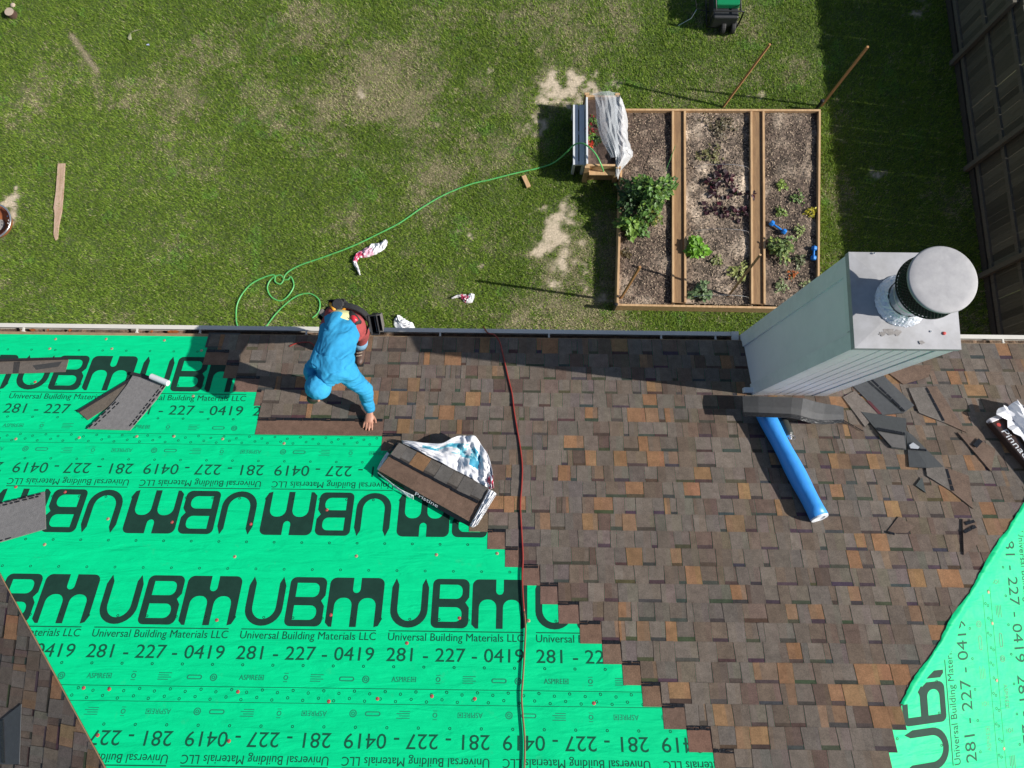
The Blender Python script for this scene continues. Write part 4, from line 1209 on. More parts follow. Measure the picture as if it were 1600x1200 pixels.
for px, py, rr_, cc, lb, c2_ in ((927, 188, .1, (.14, .26, .05), 'small green plant in the planter', (.3, .03, .03)), (924, 204, .09, (.33, .03, .03), 'red flowering plant in the planter', (.1, .15, .04)), (926, 213, .1, (.22, .40, .05), 'lime green leafy plant in the planter', None), (922, 222, .07, (.62, .10, .02), 'orange red flower in the planter', (.5, .03, .02)), (931, 216, .1, (.05, .10, .03), 'dark leafy plant in the planter', None)):
    plant(px, py, rr_, .12, 70, cc, lb, 'planter_flower', 'plant', .05, z=PZ - .09, c2=c2_)
# clear sheet: bunched ridge along the outer board and a taut panel
def sheet(rows, mt, name, parent, nz=.012, th=0.002):
    mb = MB(); n = len(rows[0])
    for j in range(len(rows) - 1):
        for i in range(n - 1):
            mb.face([rows[j][i], rows[j][i + 1], rows[j + 1][i + 1], rows[j + 1][i]])
    o = mb.build(name, mt, parent, smooth=False, weld=True)
    s_ = o.modifiers.new('th', 'SOLIDIFY'); s_.thickness = th
    return o
rows = []
lefts = [(927, 142), (930, 152), (932, 170), (933, 190), (936, 205), (942, 222), (950, 236), (955, 246)]
for j, (lx, ly) in enumerate(lefts):
    a_ = G(lx, ly, PZ + .05); b2 = Vector((px1 + .02, a_.y + (.03 if j < 2 else 0), PZ + .03))
    row = []
    for i in range(9):
        t = i / 8; q = a_.lerp(b2, t); q.z = PZ + .02 + .07 * math.sin(math.pi * min(1, t * 1.05)) * (0.7 if j in (0, 7) else 1) + rnd.uniform(-.022, .022)
        if j == 0: q.z -= .06
        row.append(q)
    rows.append(row)
sheet(rows, 'clear', 'plastic_cover', pl_)
rows = []
for j in range(22):
    t = j / 21; y = py1 - .02 - (py1 - py0 + .16) * t
    row = []
    bulge = .16 + .10 * math.sin(t * 5) + .22 * math.exp(-((t - .72) / .16) ** 2)
    for i in range(9):
        s_ = i / 8; x = px1 - .05 + bulge * s_ + rnd.uniform(-.012, .012)
        z = PZ + .06 * math.sin(math.pi * s_ * .8) - .35 * max(0, s_ - .45) ** 1.2 + rnd.uniform(-.02, .02) - (.25 * max(0, t - .88) * 4)
        row.append(Vector((x, y + rnd.uniform(-.01, .01), z)))
    rows.append(row)
sheet(rows, 'clear2', 'bunched_cover', pl_)
# slatted white bench
bz = .46
q0 = G(895, 164, bz); q1 = G(914, 258, bz)
bn = empty('slatted_bench', ((q0.x + q1.x) / 2, (q0.y + q1.y) / 2, 0), 'narrow white slatted bench standing against the planter', 'bench')
wq = (px0 - .03 - q0.x)
for k in range(2):
    x = q0.x + wq * (.23 + .54 * k); b_ = MB(); b_.box((x, (q0.y + q1.y) / 2, bz), (wq * .44, q0.y - q1.y, .03)); b_.build('slat', 'white', bn, bevel=.003)
for y in (q1.y + .05, q0.y - .05, (q0.y + q1.y) / 2 + .05):
    b_ = MB(); b_.box((q0.x + wq / 2, y, bz - .04), (wq * .9, .07, .045)); b_.build('crosspiece', 'white', bn)
for y in (q1.y + .05, q0.y - .05):
    for k in (0, 1):
        b_ = MB(); b_.box((q0.x + wq * (.12 + .76 * k), y, (bz - .07) / 2), (.05, .05, bz - .07)); b_.build('leg', 'white', bn)
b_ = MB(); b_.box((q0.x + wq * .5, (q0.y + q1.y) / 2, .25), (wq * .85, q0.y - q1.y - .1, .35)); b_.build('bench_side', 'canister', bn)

# ------------------------------------------------------------------ things on the lawn
hz = .012
pth = [G(945, 278, .03), G(941, 262, .62), G(930, 240, .74), G(915, 226, .70), G(903, 224, .60), G(893, 230, .52), G(878, 245, .25), G(862, 256, .06)] + [G(x, y, hz) for x, y in
       ((840, 263), (800, 272), (765, 281), (735, 288), (695, 304), (660, 324), (625, 348), (590, 366), (550, 385), (505, 402), (470, 414), (450, 425), (443, 436), (450, 437), (455, 433), (459, 447), (450, 463), (438, 470), (424, 464), (418, 450), (424, 436), (437, 430), (443, 436), (438, 444), (430, 440), (430, 432), (424, 430), (404, 437), (388, 448), (374, 468), (369, 488), (373, 512), (395, 520), (413, 513), (430, 492), (450, 472), (468, 461), (485, 459), (498, 468), (500, 480), (496, 490), (488, 497))]
for k in range(20, len(pth)): pth[k] = pth[k] + Vector((0, 0, .012 * ((k * 7) % 5) / 4))
b_ = MB(); b_.tube(smooth_path(pth, 7), .0145, 7); tag(b_.build('garden_hose', 'hose_green', None, base=G(600, 360), smooth=True), 'light green garden hose trailing from the planter and looping on the grass', 'hose')

q0, q1 = G(95, 256, .02), G(88, 376, .02)
b_ = MB(); outline = [(91, 256), (102.5, 256), (100, 300), (97.5, 330), (93, 352), (91, 373), (87.5, 376), (84.5, 368), (86, 335), (84.5, 325), (88, 300)]
lo_ = [G(x, y, .012) for x, y in outline]; hi_ = [p + Vector((0, 0, .018)) for p in lo_]
n = len(lo_); b_.poly(lo_ + hi_, [tuple(range(n, 2 * n))[::-1], tuple(range(n))] + [(i, (i + 1) % n, n + (i + 1) % n, n + i) for i in range(n)])
tag(b_.build('broken_plank', 'plank', None, base=G(92, 310)), 'split fence board tapering to a point on the open grass', 'plank')

# fire pit at the lawn edge
q = G(-12, 346, .25); q.z = 0
fp = empty('fire_pit', q, 'rusty round fire bowl with steel rim on a bare sandy patch', 'fire pit')
b_ = MB(); b_.lathe(q, [(.20, .02), (.30, .12), (.335, .25), (.325, .25), (.29, .13), (.12, .06), (.02, .055)], 40, cap=False); b_.build('bowl', 'rust', fp, smooth=True)
b_ = MB(); b_.tube([q + Vector((.345 * math.cos(2 * math.pi * k / 48), .345 * math.sin(2 * math.pi * k / 48), .25)) for k in range(49)], .018, 8, cap=False); b_.build('rim', 'chrome', fp, smooth=True)
b_ = MB(); b_.lathe(q + Vector((0, 0, .07)), [(.12, 0), (.10, .03), (.02, .035)], 20, cap=False); b_.build('ash_pan', 'soot', fp)
for a_ in (.5, 2.6, 4.7):
    b_ = MB(); p = q + Vector((.27 * math.cos(a_), .27 * math.sin(a_), 0)); b_.tube([p, p + Vector((0, 0, .2))], .015, 8); b_.build('leg', 'chrome', fp)
for k in range(2):
    b_ = MB(); b_.ball(q + Vector((.315, .02 - .06 * k, .27)), .012); b_.build('bolt', 'chrome', fp)

q = G(15, 19, .1); q.z = 0
st_ = empty('cut_stump', q, 'small pale sawn stump in the far lawn corner', 'stump')
b_ = MB(); b_.lathe(q, [(.10, -.02), (.095, .05), (.092, .115)], 20); b_.build('bark', 'leather', st_)
b_ = MB(); b_.lathe(q + Vector((0, 0, .116)), [(.09, 0), (.088, .006)], 20); b_.build('sawn_top', 'stone', st_)
q = G(20, 8, .02); b_ = MB(); b_.ball((q.x, q.y, .02), (.05, .05, .03)); tag(b_.build('stone', 'stone', None, base=(q.x, q.y, 0)), 'small rounded pinkish stone beside the sawn stump', 'stone')
q = G(203, 58, .03); b_ = MB(); b_.face([q + Vector(v) for v in ((-.03, .07, .0), (.02, .08, .02), (.045, -.05, .0), (.0, -.075, .015), (-.035, -.03, .02))], (.33, .34, .20)); b_.face([q + Vector(v) for v in ((-.02, .09, 0), (.1, .14, .02), (.2, .17, .01), (.1, .13, .01))], (.4, .38, .25))
tag(b_.build('fallen_leaf', 'leaf', None, base=q), 'large pale fallen leaf with its stalk on the grass', 'leaf')
q = G(231, 70, .03); b_ = MB(); b_.face([q + Vector(v) for v in ((-.035, .01, 0), (.02, .02, .01), (.04, -.01, 0), (-.02, -.015, .01))], (.55, .58, .8))
tag(b_.build('paper_scrap', 'film', None, base=q), 'tiny bluish white scrap on the grass', 'scrap')

# crumpled wrappers
def crumple(path, widths, cols, label, name='torn_wrapper', cat='wrapper', h=0.05, group=None, seg=9, on=G, amp=.4):
    pts = [on(x, y, 0.0) if on is G else on(x, y) for x, y in path]
    rows = []; base = pts[0].copy()
    sm = smooth_path(pts, 4); nS = len(sm)
    for k, p in enumerate(sm):
        f = k / (nS - 1) * (len(widths) - 1); i = min(int(f), len(widths) - 2); w = widths[i] + (widths[i + 1] - widths[i]) * (f - i)
        d_ = (sm[min(k + 1, nS - 1)] - sm[max(k - 1, 0)]).normalized(); sd = Vector((-d_.y, d_.x, 0)).normalized()
        row = []
        for j in range(seg):
            t = j / (seg - 1) - .5
            row.append(p + sd * (t * w + rnd.uniform(-.25, .25) * w / seg) + d_ * rnd.uniform(-.5, .5) * .02 + Vector((0, 0, .006 + h * (1 - (2 * t) ** 2) * .8 * rnd.uniform(.25, 1) + rnd.uniform(0, h * amp))))
        rows.append(row)
    mb = MB()
    for j in range(nS - 1):
        f = j / (nS - 1) * (len(cols) - 1); cc = cols[int(round(f))]
        for i in range(seg - 1):
            c0 = cc if rnd.random() < .8 else (.74, .74, .76)
            mb.face([rows[j][i], rows[j][i + 1], rows[j + 1][i + 1]], c0); mb.face([rows[j][i], rows[j + 1][i + 1], rows[j + 1][i]], c0)
    o = mb.build(name, 'film', None, base=base, weld=True)
    s_ = o.modifiers.new('th', 'SOLIDIFY'); s_.thickness = .002
    return tag(o, label, cat, group)
WH = (.76, .76, .78); PK = (.52, .05, .14); BLU = (.10, .42, .55); PIN = (.68, .40, .50)
crumple([(604, 377), (596, 386), (585, 390), (572, 396), (560, 400), (555, 410), (560, 422), (563, 431)], [.08, .16, .22, .17, .10, .08, .05, .02], [WH, WH, WH, PIN, PK, PK, WH, WH, WH], 'crumpled white wrapper with pink print, longest on the open grass', group='torn bundle wrappers on the lawn', h=.09)
crumple([(738, 460), (734, 468), (727, 466), (718, 463), (706, 467)], [.08, .16, .14, .06, .01], [WH, WH, PK, WH, WH], 'small white and pink wrapper scrap near the dry grass', group='torn bundle wrappers on the lawn', h=.08)
crumple([(622, 494), (624, 502), (630, 510), (638, 516), (646, 522)], [.06, .22, .28, .30, .16], [WH, (.6, .62, .66), WH, WH], 'white wrapper lying just outside the gutter', group='torn bundle wrappers on the lawn', h=.10)

# ------------------------------------------------------------------ generator
q = G(1136, -8, .5); gcx, gcy = q.x, q.y
gen = empty('generator', (gcx, gcy, 0), 'portable generator with green tank and black tube frame on the lawn', 'generator')
W2, L2, HG = .30, .40, .56
for sy in (-1, 1):
    pts = [(-W2, sy * L2, .08), (-W2, sy * L2, HG - .06), (-W2 + .06, sy * L2, HG), (W2 - .06, sy * L2, HG), (W2, sy * L2, HG - .06), (W2, sy * L2, .14), (W2 - .06, sy * L2, .08), (-W2, sy * L2, .08)]
    b_ = MB(); b_.tube(smooth_path([Vector((gcx + x, gcy + y, z)) for x, y, z in pts], 4), .016, 8); b_.build('frame_tube', 'black', gen, smooth=True)
for sx in (-1, 1):
    for z in (.08, HG):
        b_ = MB(); b_.tube([Vector((gcx + sx * (W2 - (.06 if z > .3 else 0)), gcy - L2, z)), Vector((gcx + sx * (W2 - (.06 if z > .3 else 0)), gcy + L2, z))], .016, 8); b_.build('frame_tube', 'black', gen, smooth=True)
b_ = MB(); b_.box((gcx + .0, gcy + .02, HG - .06), (.48, .56, .15)); b_.build('fuel_tank', 'gengreen', gen, bevel=.035, seg=4)
b_ = MB(); b_.box((gcx - .10, gcy - .08, HG + .017), (.11, .03, .004)); b_.build('tank_sticker', 'white', gen)
b_ = MB(); b_.lathe((gcx, gcy + .15, HG + .014), [(.045, 0), (.045, .03), (.03, .036)], 20); b_.build('fuel_cap', 'black', gen)
b_ = MB(); b_.box((gcx - .01, gcy - .12, .28), (.50, .66, .32)); b_.build('engine', 'engine', gen, bevel=.03)
b_ = MB(); b_.lathe((gcx + .13, gcy - .31, .33), [(.07, 0), (.075, .02), (.07, .05), (.03, .055)], 20, (0, 0, 1)); b_.build('air_filter', 'engine', gen)
b_ = MB(); b_.tube([Vector((gcx + .1, gcy - .33, .42)), Vector((gcx + .19, gcy - .36, .40))], .018, 8); b_.build('exhaust', 'chrome', gen)
for sx in (-1, 1):
    b_ = MB(); c0 = Vector((gcx + .10 + sx * .1, gcy - L2 - .03, .13)); b_.lathe(c0, [(.07, -.04), (.125, -.04), (.132, -.02), (.132, .02), (.125, .04), (.07, .04)], 24, (1, 0, 0)); wv_ = b_.build('wheel', 'rubber', gen)
    b_ = MB(); b_.lathe(c0, [(.07, -.044), (.07, .044)], 16, (1, 0, 0)); b_.build('hub', 'engine', wv_)
b_ = MB(); b_.tube([Vector((gcx - W2, gcy - .22, .30)), Vector((gcx - W2 - .26, gcy - .20, .34)), Vector((gcx - W2 - .30, gcy + .15, .34)), Vector((gcx - W2, gcy + .15, .30))], .011, 8); b_.build('pull_handle', 'black', gen)
b_ = MB(); b_.tube([Vector((gcx - W2 - .26, gcy - .20, .34)), Vector((gcx - W2 - .34, gcy - .30, .2)), G(1060, 40, .03)], .008, 6); b_.build('ground_wire', 'chrome', gen)

# ------------------------------------------------------------------ loose things on the roof
def rpoly(mb, px, n0, n1, c=None, F=FM):
    """flat piece lying on the slope: outline in measured points, thickness n0..n1 above it"""
    uv_ = [UV(x, y) for x, y in px]
    ar = sum(uv_[i][0] * uv_[(i + 1) % len(uv_)][1] - uv_[(i + 1) % len(uv_)][0] * uv_[i][1] for i in range(len(uv_)))
    if ar > 0: uv_ = uv_[::-1]              # v runs uphill: clockwise in (u, v) faces the sky
    n = len(uv_)
    f = (lambda k, nn: FM(uv_[k][0], uv_[k][1], nn[k] if isinstance(nn, (list, tuple)) else nn))
    lo = [f(k, n0) for k in range(n)]; hi = [f(k, n1) for k in range(n)]
    mb.poly(lo + hi, [tuple(range(n))[::-1], tuple(range(n, 2 * n))] + [((i + 1) % n, i, n + i, n + (i + 1) % n) for i in range(n)], c)
def rbase(px, py): return RF(px, py)
def dash_line(a, b, width, n, z, parent, name='sealant_dash', dash=0.045, gap=.02, jit=.0):
    (u0, v0), (u1, v1) = UV(*a), UV(*b)
    d = Vector((u1 - u0, v1 - v0)); L = d.length; d /= L; s = Vector((-d.y, d.x)); t = 0; mb = MB()
    while t < L - .01:
        e = min(t + dash * rnd.uniform(.6, 1.3), L); o = rnd.uniform(-jit, jit)
        q = [Vector((u0, v0)) + d * t + s * (o - width / 2), Vector((u0, v0)) + d * e + s * (o - width / 2), Vector((u0, v0)) + d * e + s * (o + width / 2), Vector((u0, v0)) + d * t + s * (o + width / 2)]
        mb.hexa([FM(p.x, p.y, z) for p in q], [FM(p.x, p.y, z + n) for p in q]); t = e + gap * rnd.uniform(.5, 1.4)
    return tag(mb.build(name, 'seal', parent), kind='stuff')
LG = (.135, .128, .124); DGr = (.048, .050, .053)
def loose(base, label, name='loose_shingle', group='loose shingles on the roof'):
    return empty(name, rbase(*base), label, 'shingle', group)
t = loose((190, 640), 'overturned grey shingle lying over another on the printed underlayment')
b_ = MB(); rpoly(b_, [(122, 643), (205, 594), (210, 604), (181, 629), (138, 657)], .006, .012, (.13, .105, .08)); b_.build('lower_shingle', 'asphalt', t)
b_ = MB(); rpoly(b_, [(209, 589), (263, 601), (246, 626), (205, 674), (138, 672), (181, 629), (200, 604)], .016, .024, (.19, .18, .175)); b_.build('upper_shingle', 'asphalt', t)
b_ = MB(); rpoly(b_, [(205, 588), (209, 584), (262, 597), (263, 602)], .025, .034, (.02, .02, .021)); b_.build('black_edge', 'asphalt', t)
b_ = MB(); rpoly(b_, [(122, 643), (204, 593), (206, 596), (124, 646)], .012, .018, (.02, .02, .021)); b_.build('black_edge', 'asphalt', t)
dash_line((183, 630), (141, 670), .012, .003, .0235, t); dash_line((188, 631), (147, 670), .010, .003, .0235, t, dash=.03); dash_line((259, 605), (207, 671), .012, .003, .0235, t); dash_line((255, 604), (202, 671), .01, .003, .0235, t, dash=.03)
p0, p1 = RF(236, 588, .09), RF(263, 599, .09)
t = empty('sealant_tube', RF(250, 594), 'white plastic tube lying on the overturned grey shingle', 'tube')
b_ = MB(); b_.tube([p0, p1], .027, 16); b_.build('barrel', 'white', t, bevel=.003)
b_ = MB(); b_.tube([p0 - (p1 - p0) * .01, p0], .012, 10); b_.build('plunger_end', 'cap_red', t)
t = loose((50, 575), 'narrow dirty shingle strip lying across the big printed letters')
b_ = MB(); rpoly(b_, [(-20, 567), (108, 563), (103, 582), (-20, 586)], .006, .012, (.135, .112, .092)); b_.build('strip', 'asphalt', t)
b_ = MB(); rpoly(b_, [(-20, 564), (106, 560.5), (108, 563), (-20, 567)], .006, .03, (.02, .02, .021)); b_.build('black_edge', 'asphalt', t)
b_ = MB(); rpoly(b_, [(23, 566.5), (33, 566), (30, 584), (21, 584.5)], .0125, .013, (.045, .04, .036)); b_.build('tar_stain', 'asphalt', t)
b_ = MB(); rpoly(b_, [(52, 572), (98, 566), (92, 574), (58, 579)], .0125, .013, (.05, .048, .045)); b_.build('tar_stain', 'asphalt', t)
t = loose((40, 810), 'overturned grey shingle beside the upside down lettering near the hip')
b_ = MB(); rpoly(b_, [(-60, 803), (71, 769), (73, 827), (-60, 866)], .006, [.012, .02, .012, .012], (.18, .172, .168)); b_.build('body', 'asphalt', t)
dash_line((-2, 789), (66, 773), .011, .003, .018, t); dash_line((-2, 793), (62, 777), .01, .003, .017, t, dash=.03); dash_line((-2, 847), (72, 826), .012, .003, .0135, t)

def HL(px, py, n):
    d = ray(px, py); p0 = FL(0, 0, n)
    return CAM + d * ((p0 - CAM).dot(FL.n) / d.dot(FL.n))
t = empty('loose_shingle', HL(15, 1150, 0), 'dark loose shingle with a sealant line on the shaded hip slope', 'shingle', 'loose shingles on the roof')
for nm, px, n0, n1, c, mt in (('body', [(-30, 1150), (34, 1100), (31, 1194), (-30, 1194)], .011, .016, (.06, .064, .068), 'asphalt'), ('sealant_line', [(1, 1128), (6, 1124), (8, 1192), (3, 1192)], .016, .020, (.012, .012, .013), 'seal')):
    b_ = MB(); lo_ = [HL(x, y, n0) for x, y in px[::-1]]; hi_ = [p + FL.n * (n1 - n0) for p in lo_]; b_.hexa(lo_, hi_, c); b_.build(nm, mt, t)

# shingle draped over the tube beside the chimney
top = [(1160, 619), (1185, 619), (1210, 620), (1238, 621), (1255, 622), (1272, 627), (1290, 631), (1305, 633), (1318, 636)]
bot = [(1162, 650), (1185, 651), (1210, 652), (1235, 653), (1250, 656), (1266, 661), (1285, 663), (1302, 662), (1319, 660)]
hh_ = [.20, .21, .215, .21, .19, .14, .09, .055, .03]
t = loose((1240, 640), 'black wavy shingle draped over the blue tube beside the chimney')
b_ = MB(); rows = []
for (a_, c2_, h) in zip(top, bot, hh_):
    rows.append([RF(a_[0], a_[1], h + .0), RF((a_[0] + c2_[0]) / 2, (a_[1] + c2_[1]) / 2, h + .005), RF(a_[0] * .2 + c2_[0] * .8, a_[1] * .2 + c2_[1] * .8, h), RF(*c2_, h - .005)])
mb1, mb2 = MB(), MB()
for j in range(len(rows) - 1):
    k = (.75, .95, .82, .8, 1.3, 1.15, .95, 1.1)[j]
    for i in range(3):
        (mb1 if i < 2 else mb2).face([rows[j][i], rows[j + 1][i], rows[j + 1][i + 1], rows[j][i + 1]][::-1], (.052 * k, .053 * k, .055 * k) if i < 2 else (.016, .016, .017))
for mb_, nm, mt in ((mb1, 'tab_area', 'asphalt'), (mb2, 'sealant_band', 'seal')):
    o = mb_.build(nm, mt, t, weld=True, smooth=False); s_ = o.modifiers.new('th', 'SOLIDIFY'); s_.thickness = .006

# blue tube
a_, b2 = RF(1190, 637, .09), RF(1280, 808, .078)
t = empty('blue_tube', RF(1240, 740), 'bright blue plastic wrapped roll lying below the chimney', 'roll')
b_ = MB(); pts = [a_.lerp(b2, k / 14) for k in range(15)]; rd = [.076 + .004 * math.sin(k * .9) for k in range(15)]
b_.tube(pts, rd, 28); b_.build('wrapped_roll', 'blue', t, smooth=True)
dv = (b2 - a_).normalized()
b_ = MB(); b_.lathe(b2 + dv * .001, [(.074, 0), (.071, .012), (.045, .012), (.043, .004), (.02, .004)], 28, dv); b_.build('roll_end', 'tube_end', t)
# canister
a_, b2 = RF(1221, 652, .07), RF(1237, 689, .05); dv = (b2 - a_).normalized()
t = empty('spray_canister', RF(1230, 674), 'small dark canister lying between the blue roll and the tan shingles', 'canister')
b_ = MB(); b_.lathe(a_, [(.040, 0), (.043, .006), (.043, .045)], 24, dv); b_.build('base', 'black', t)
b_ = MB(); b_.lathe(a_ + dv * .045, [(.042, 0), (.042, .12), (.036, .135)], 24, dv); b_.build('body', 'canister', t)
b_ = MB(); b_.lathe(a_ + dv * .18, [(.030, 0), (.030, .018), (.018, .022), (.018, .035)], 16, dv); b_.build('valve', 'chrome', t)
b_ = MB(); c0 = a_ + dv * .2 + Vector((.02, 0, .0)); b_.tube([c0 + Vector((.02 * math.cos(x), .02 * math.sin(x), .01)) for x in [2 * math.pi * k / 16 for k in range(17)]], .0025, 5, cap=False); b_.build('pull_ring', 'chrome', t)

# loose and torn pieces between the chimney and the hip
def scrap(base, label, parts, dashes=()):
    t = loose(base, label)
    for nm, px, n0, n1, c, mt in parts:
        b_ = MB(); rpoly(b_, px, n0, n1, c); b_.build(nm, mt, t)
    for d_ in dashes: dash_line(*d_[:2], d_[2], .004, d_[3], t, dash=.08, gap=.006)
N0 = .011
scrap((1380, 620), 'dark new shingle with a glossy sealant line behind the chimney corner', [('body', [(1332, 605), (1377, 586), (1427, 635), (1410, 647), (1377, 650)], N0, [.02, .032, .02, .018, .018], (.062, .065, .068), 'asphalt')], [((1358, 596), (1410, 646), .02, .038)])
scrap((1388, 675), 'dark torn shingle with a sealant line, tapering toward the chimney', [('body', [(1344, 645), (1414, 656), (1414, 705), (1391, 702), (1365, 671)], .018, [.026, .024, .024, .026, .022], (.045, .049, .05), 'asphalt'), ('lower_tab', [(1369, 677), (1410, 684), (1413, 704), (1391, 701)], .030, .034, (.10, .094, .09), 'asphalt')], [((1368, 673), (1411, 681), .028, .034)])
scrap((1435, 715), 'dark triangular shingle offcut touching the torn one', [('body', [(1414, 674), (1425, 682), (1473, 731), (1447, 733), (1419, 731)], .012, [.02, .028, .018, .018, .02], (.047, .051, .053), 'asphalt'), ('seal_glint', [(1418, 698), (1424, 694), (1434, 701), (1432, 704), (1420, 703)], .028, .033, (.38, .4, .43), 'film')], [((1417, 703), (1445, 706), .02, .028)])  # pale grey patch on the offcut paints the shine of its sealant
scrap((1438, 760), 'small dark triangular offcut lying alone on the shingles', [('body', [(1439, 747), (1445, 771), (1429, 760)], .012, [.02, .018, .02], (.045, .055, .054), 'asphalt')])
scrap((1460, 640), 'misplaced shingle turned aslant with its sealant line uphill of the dark offcuts', [('tabs', [(1418, 608), (1446, 606), (1475, 662), (1435, 647)], N0, [.02, .016, .016, .02], (.15, .134, .12), 'shingle'), ('headlap', [(1446, 606), (1462, 605), (1509, 677), (1475, 662)], N0, [.016, .016, .02, .02], (.155, .108, .082), 'shingle')], [((1446, 608), (1474, 661), .022, .016)])
scrap((1525, 705), 'brown shingle corner lifted next to the torn wrapper bundle', [('headlap', [(1494, 677), (1528, 688), (1554, 703), (1547, 738), (1524, 712)], N0, [.022, .018, .016, .02, .022], (.155, .108, .082), 'shingle')], [((1520, 700), (1529, 690), .04, .03)])
scrap((1485, 760), 'brown shingle corner with a long cut edge above the hip', [('tabs', [(1445, 733), (1474, 731), (1484, 768), (1447, 745)], N0, [.02, .016, .02, .022], (.15, .134, .12), 'shingle'), ('headlap', [(1474, 731), (1512, 745), (1519, 796), (1484, 768)], N0, [.016, .016, .02, .02], (.155, .108, .082), 'shingle')], [((1477, 734), (1487, 768), .024, .016)])
scrap((1402, 824), 'small brown triangular shingle corner lifted with a black edge', [('headlap', [(1384, 833), (1403, 808), (1428, 824), (1416, 834)], N0, [.022, .02, .015, .015], (.15, .108, .084), 'shingle')], [((1386, 833), (1396, 836), .02, .02)])
scrap((1515, 832), 'brown shingle patch with two sealant dashes near the hip edge', [('headlap', [(1502, 812), (1524, 816), (1528, 850), (1504, 868)], N0, [.022, .016, .016, .02], (.15, .108, .084), 'shingle')], [((1506, 820), (1522, 815), .025, .022), ((1504, 833), (1522, 824), .025, .022)])
scrap((1340, 640), 'split tan shingle corner at the chimney foot', [('tabs', [(1316, 622), (1334, 612), (1372, 648), (1350, 668)], N0, [.02, .02, .016, .016], (.165, .142, .125), 'shingle'), ('crack_strip', [(1352, 628), (1357, 628), (1376, 648), (1371, 649)], .02, .024, (.10, .032, .038), 'shingle')], [((1310, 655), (1348, 676), .006, .02)])
scrap((1440, 592), 'brown bare shingle back beside the chimney corner boards', [('headlap', [(1388, 585), (1420, 572), (1455, 572), (1450, 590), (1410, 602)], N0, [.02, .016, .014, .014, .02], (.16, .108, .08), 'shingle')])

# tan uncovered shingle at the chimney foot seen below the draped piece, handled by the field

# opened bundle in the middle of the roof
HB = .085
A, B, C_, D = (RF(x, y, HB + .01) for x, y in ((624, 692), (763, 762), (735, 816), (591, 735)))
t = empty('open_bundle', RF(680, 755), 'opened bundle of shingles with torn white and blue wrapper at the underlayment edge', 'bundle')
dn = NM
def bil(s, r, n=0.0):
    return (A.lerp(B, s)).lerp(D.lerp(C_, s), r) + dn * n
for k in range(6):
    z1 = -.004 - k * .0145; z0 = z1 - .0125; js, jr = rnd.uniform(-.006, .006), rnd.uniform(-.01, .01)
    q = [(0 + js, 0 + jr), (0 + js, 1 + jr), (1 + js, 1 + jr), (1 + js, 0 + jr)]
    b_ = MB(); b_.hexa([bil(*p, z0) for p in q], [bil(*p, z1) for p in q], (.05, .042, .036)); b_.build('stacked_shingle', 'asphalt', t)
tones = [(.13, .117, .105), (.125, .115, .106), (.22, .125, .065), (.12, .105, .09), (.125, .116, .106), (.13, .115, .1), (.115, .105, .096), (.12, .11, .102)]
xs_ = [0, .10, .21, .37, .49, .63, .74, .88, 1.0]
for k in range(8):
    b_ = MB(); s0, s1 = xs_[k] + .001, xs_[k + 1] - .001; hz_ = .004 if k % 2 else .0065
    q = [(s0, .005), (s0, .455), (s1, .455), (s1, .005)]
    b_.hexa([bil(*p, -.003) for p in q], [bil(*p, hz_) for p in q], tones[k])
    if k % 2:
        q = [(s0 + .003, .37), (s0 + .003, .452), (s1 - .003, .452), (s1 - .003, .37)]; b_.hexa([bil(*p, hz_ - .001) for p in q], [bil(*p, hz_ + .001) for p in q], BAND)
    b_.build('shingle_tab', 'shingle', t)
for k, (s0, s1) in enumerate(((0, .36), (.361, .70), (.701, 1))):
    b_ = MB(); q = [(s0, .46), (s0, 1), (s1, 1), (s1, .46)]; kk = (.95, 1.05, 1.0)[k]
    b_.hexa([bil(*p, -.003) for p in q], [bil(*p, .003) for p in q], tuple(v * kk for v in (.155, .10, .072))); b_.build('headlap', 'shingle', t)
b_ = MB(); s = .0
while s < .98:
    e = s + rnd.uniform(.03, .07); j = rnd.uniform(-.01, .01)
    q = [(s, .44 + j), (s, .515 + j), (min(e, 1), .515 + j), (min(e, 1), .44 + j)]; b_.hexa([bil(*p, .0) for p in q], [bil(*p, .0105) for p in q]); s = e + rnd.uniform(-.004, .006)
b_.build('sealant_line', 'seal', t)
# dark wrapper edge with its lettering
b_ = MB(); edge_q = [bil(.28, 1.0, .0), bil(1.0, 1.0, .0), bil(1.0, 1.085, -.03), bil(.30, 1.075, -.03)]
b_.face(edge_q[::-1], (.012, .012, .013)); o = b_.build('dark_wrapper_edge', 'film', t); s_ = o.modifiers.new('th', 'SOLIDIFY'); s_.thickness = .002
vs, fs = text_geo('Pristine', .25, .036)
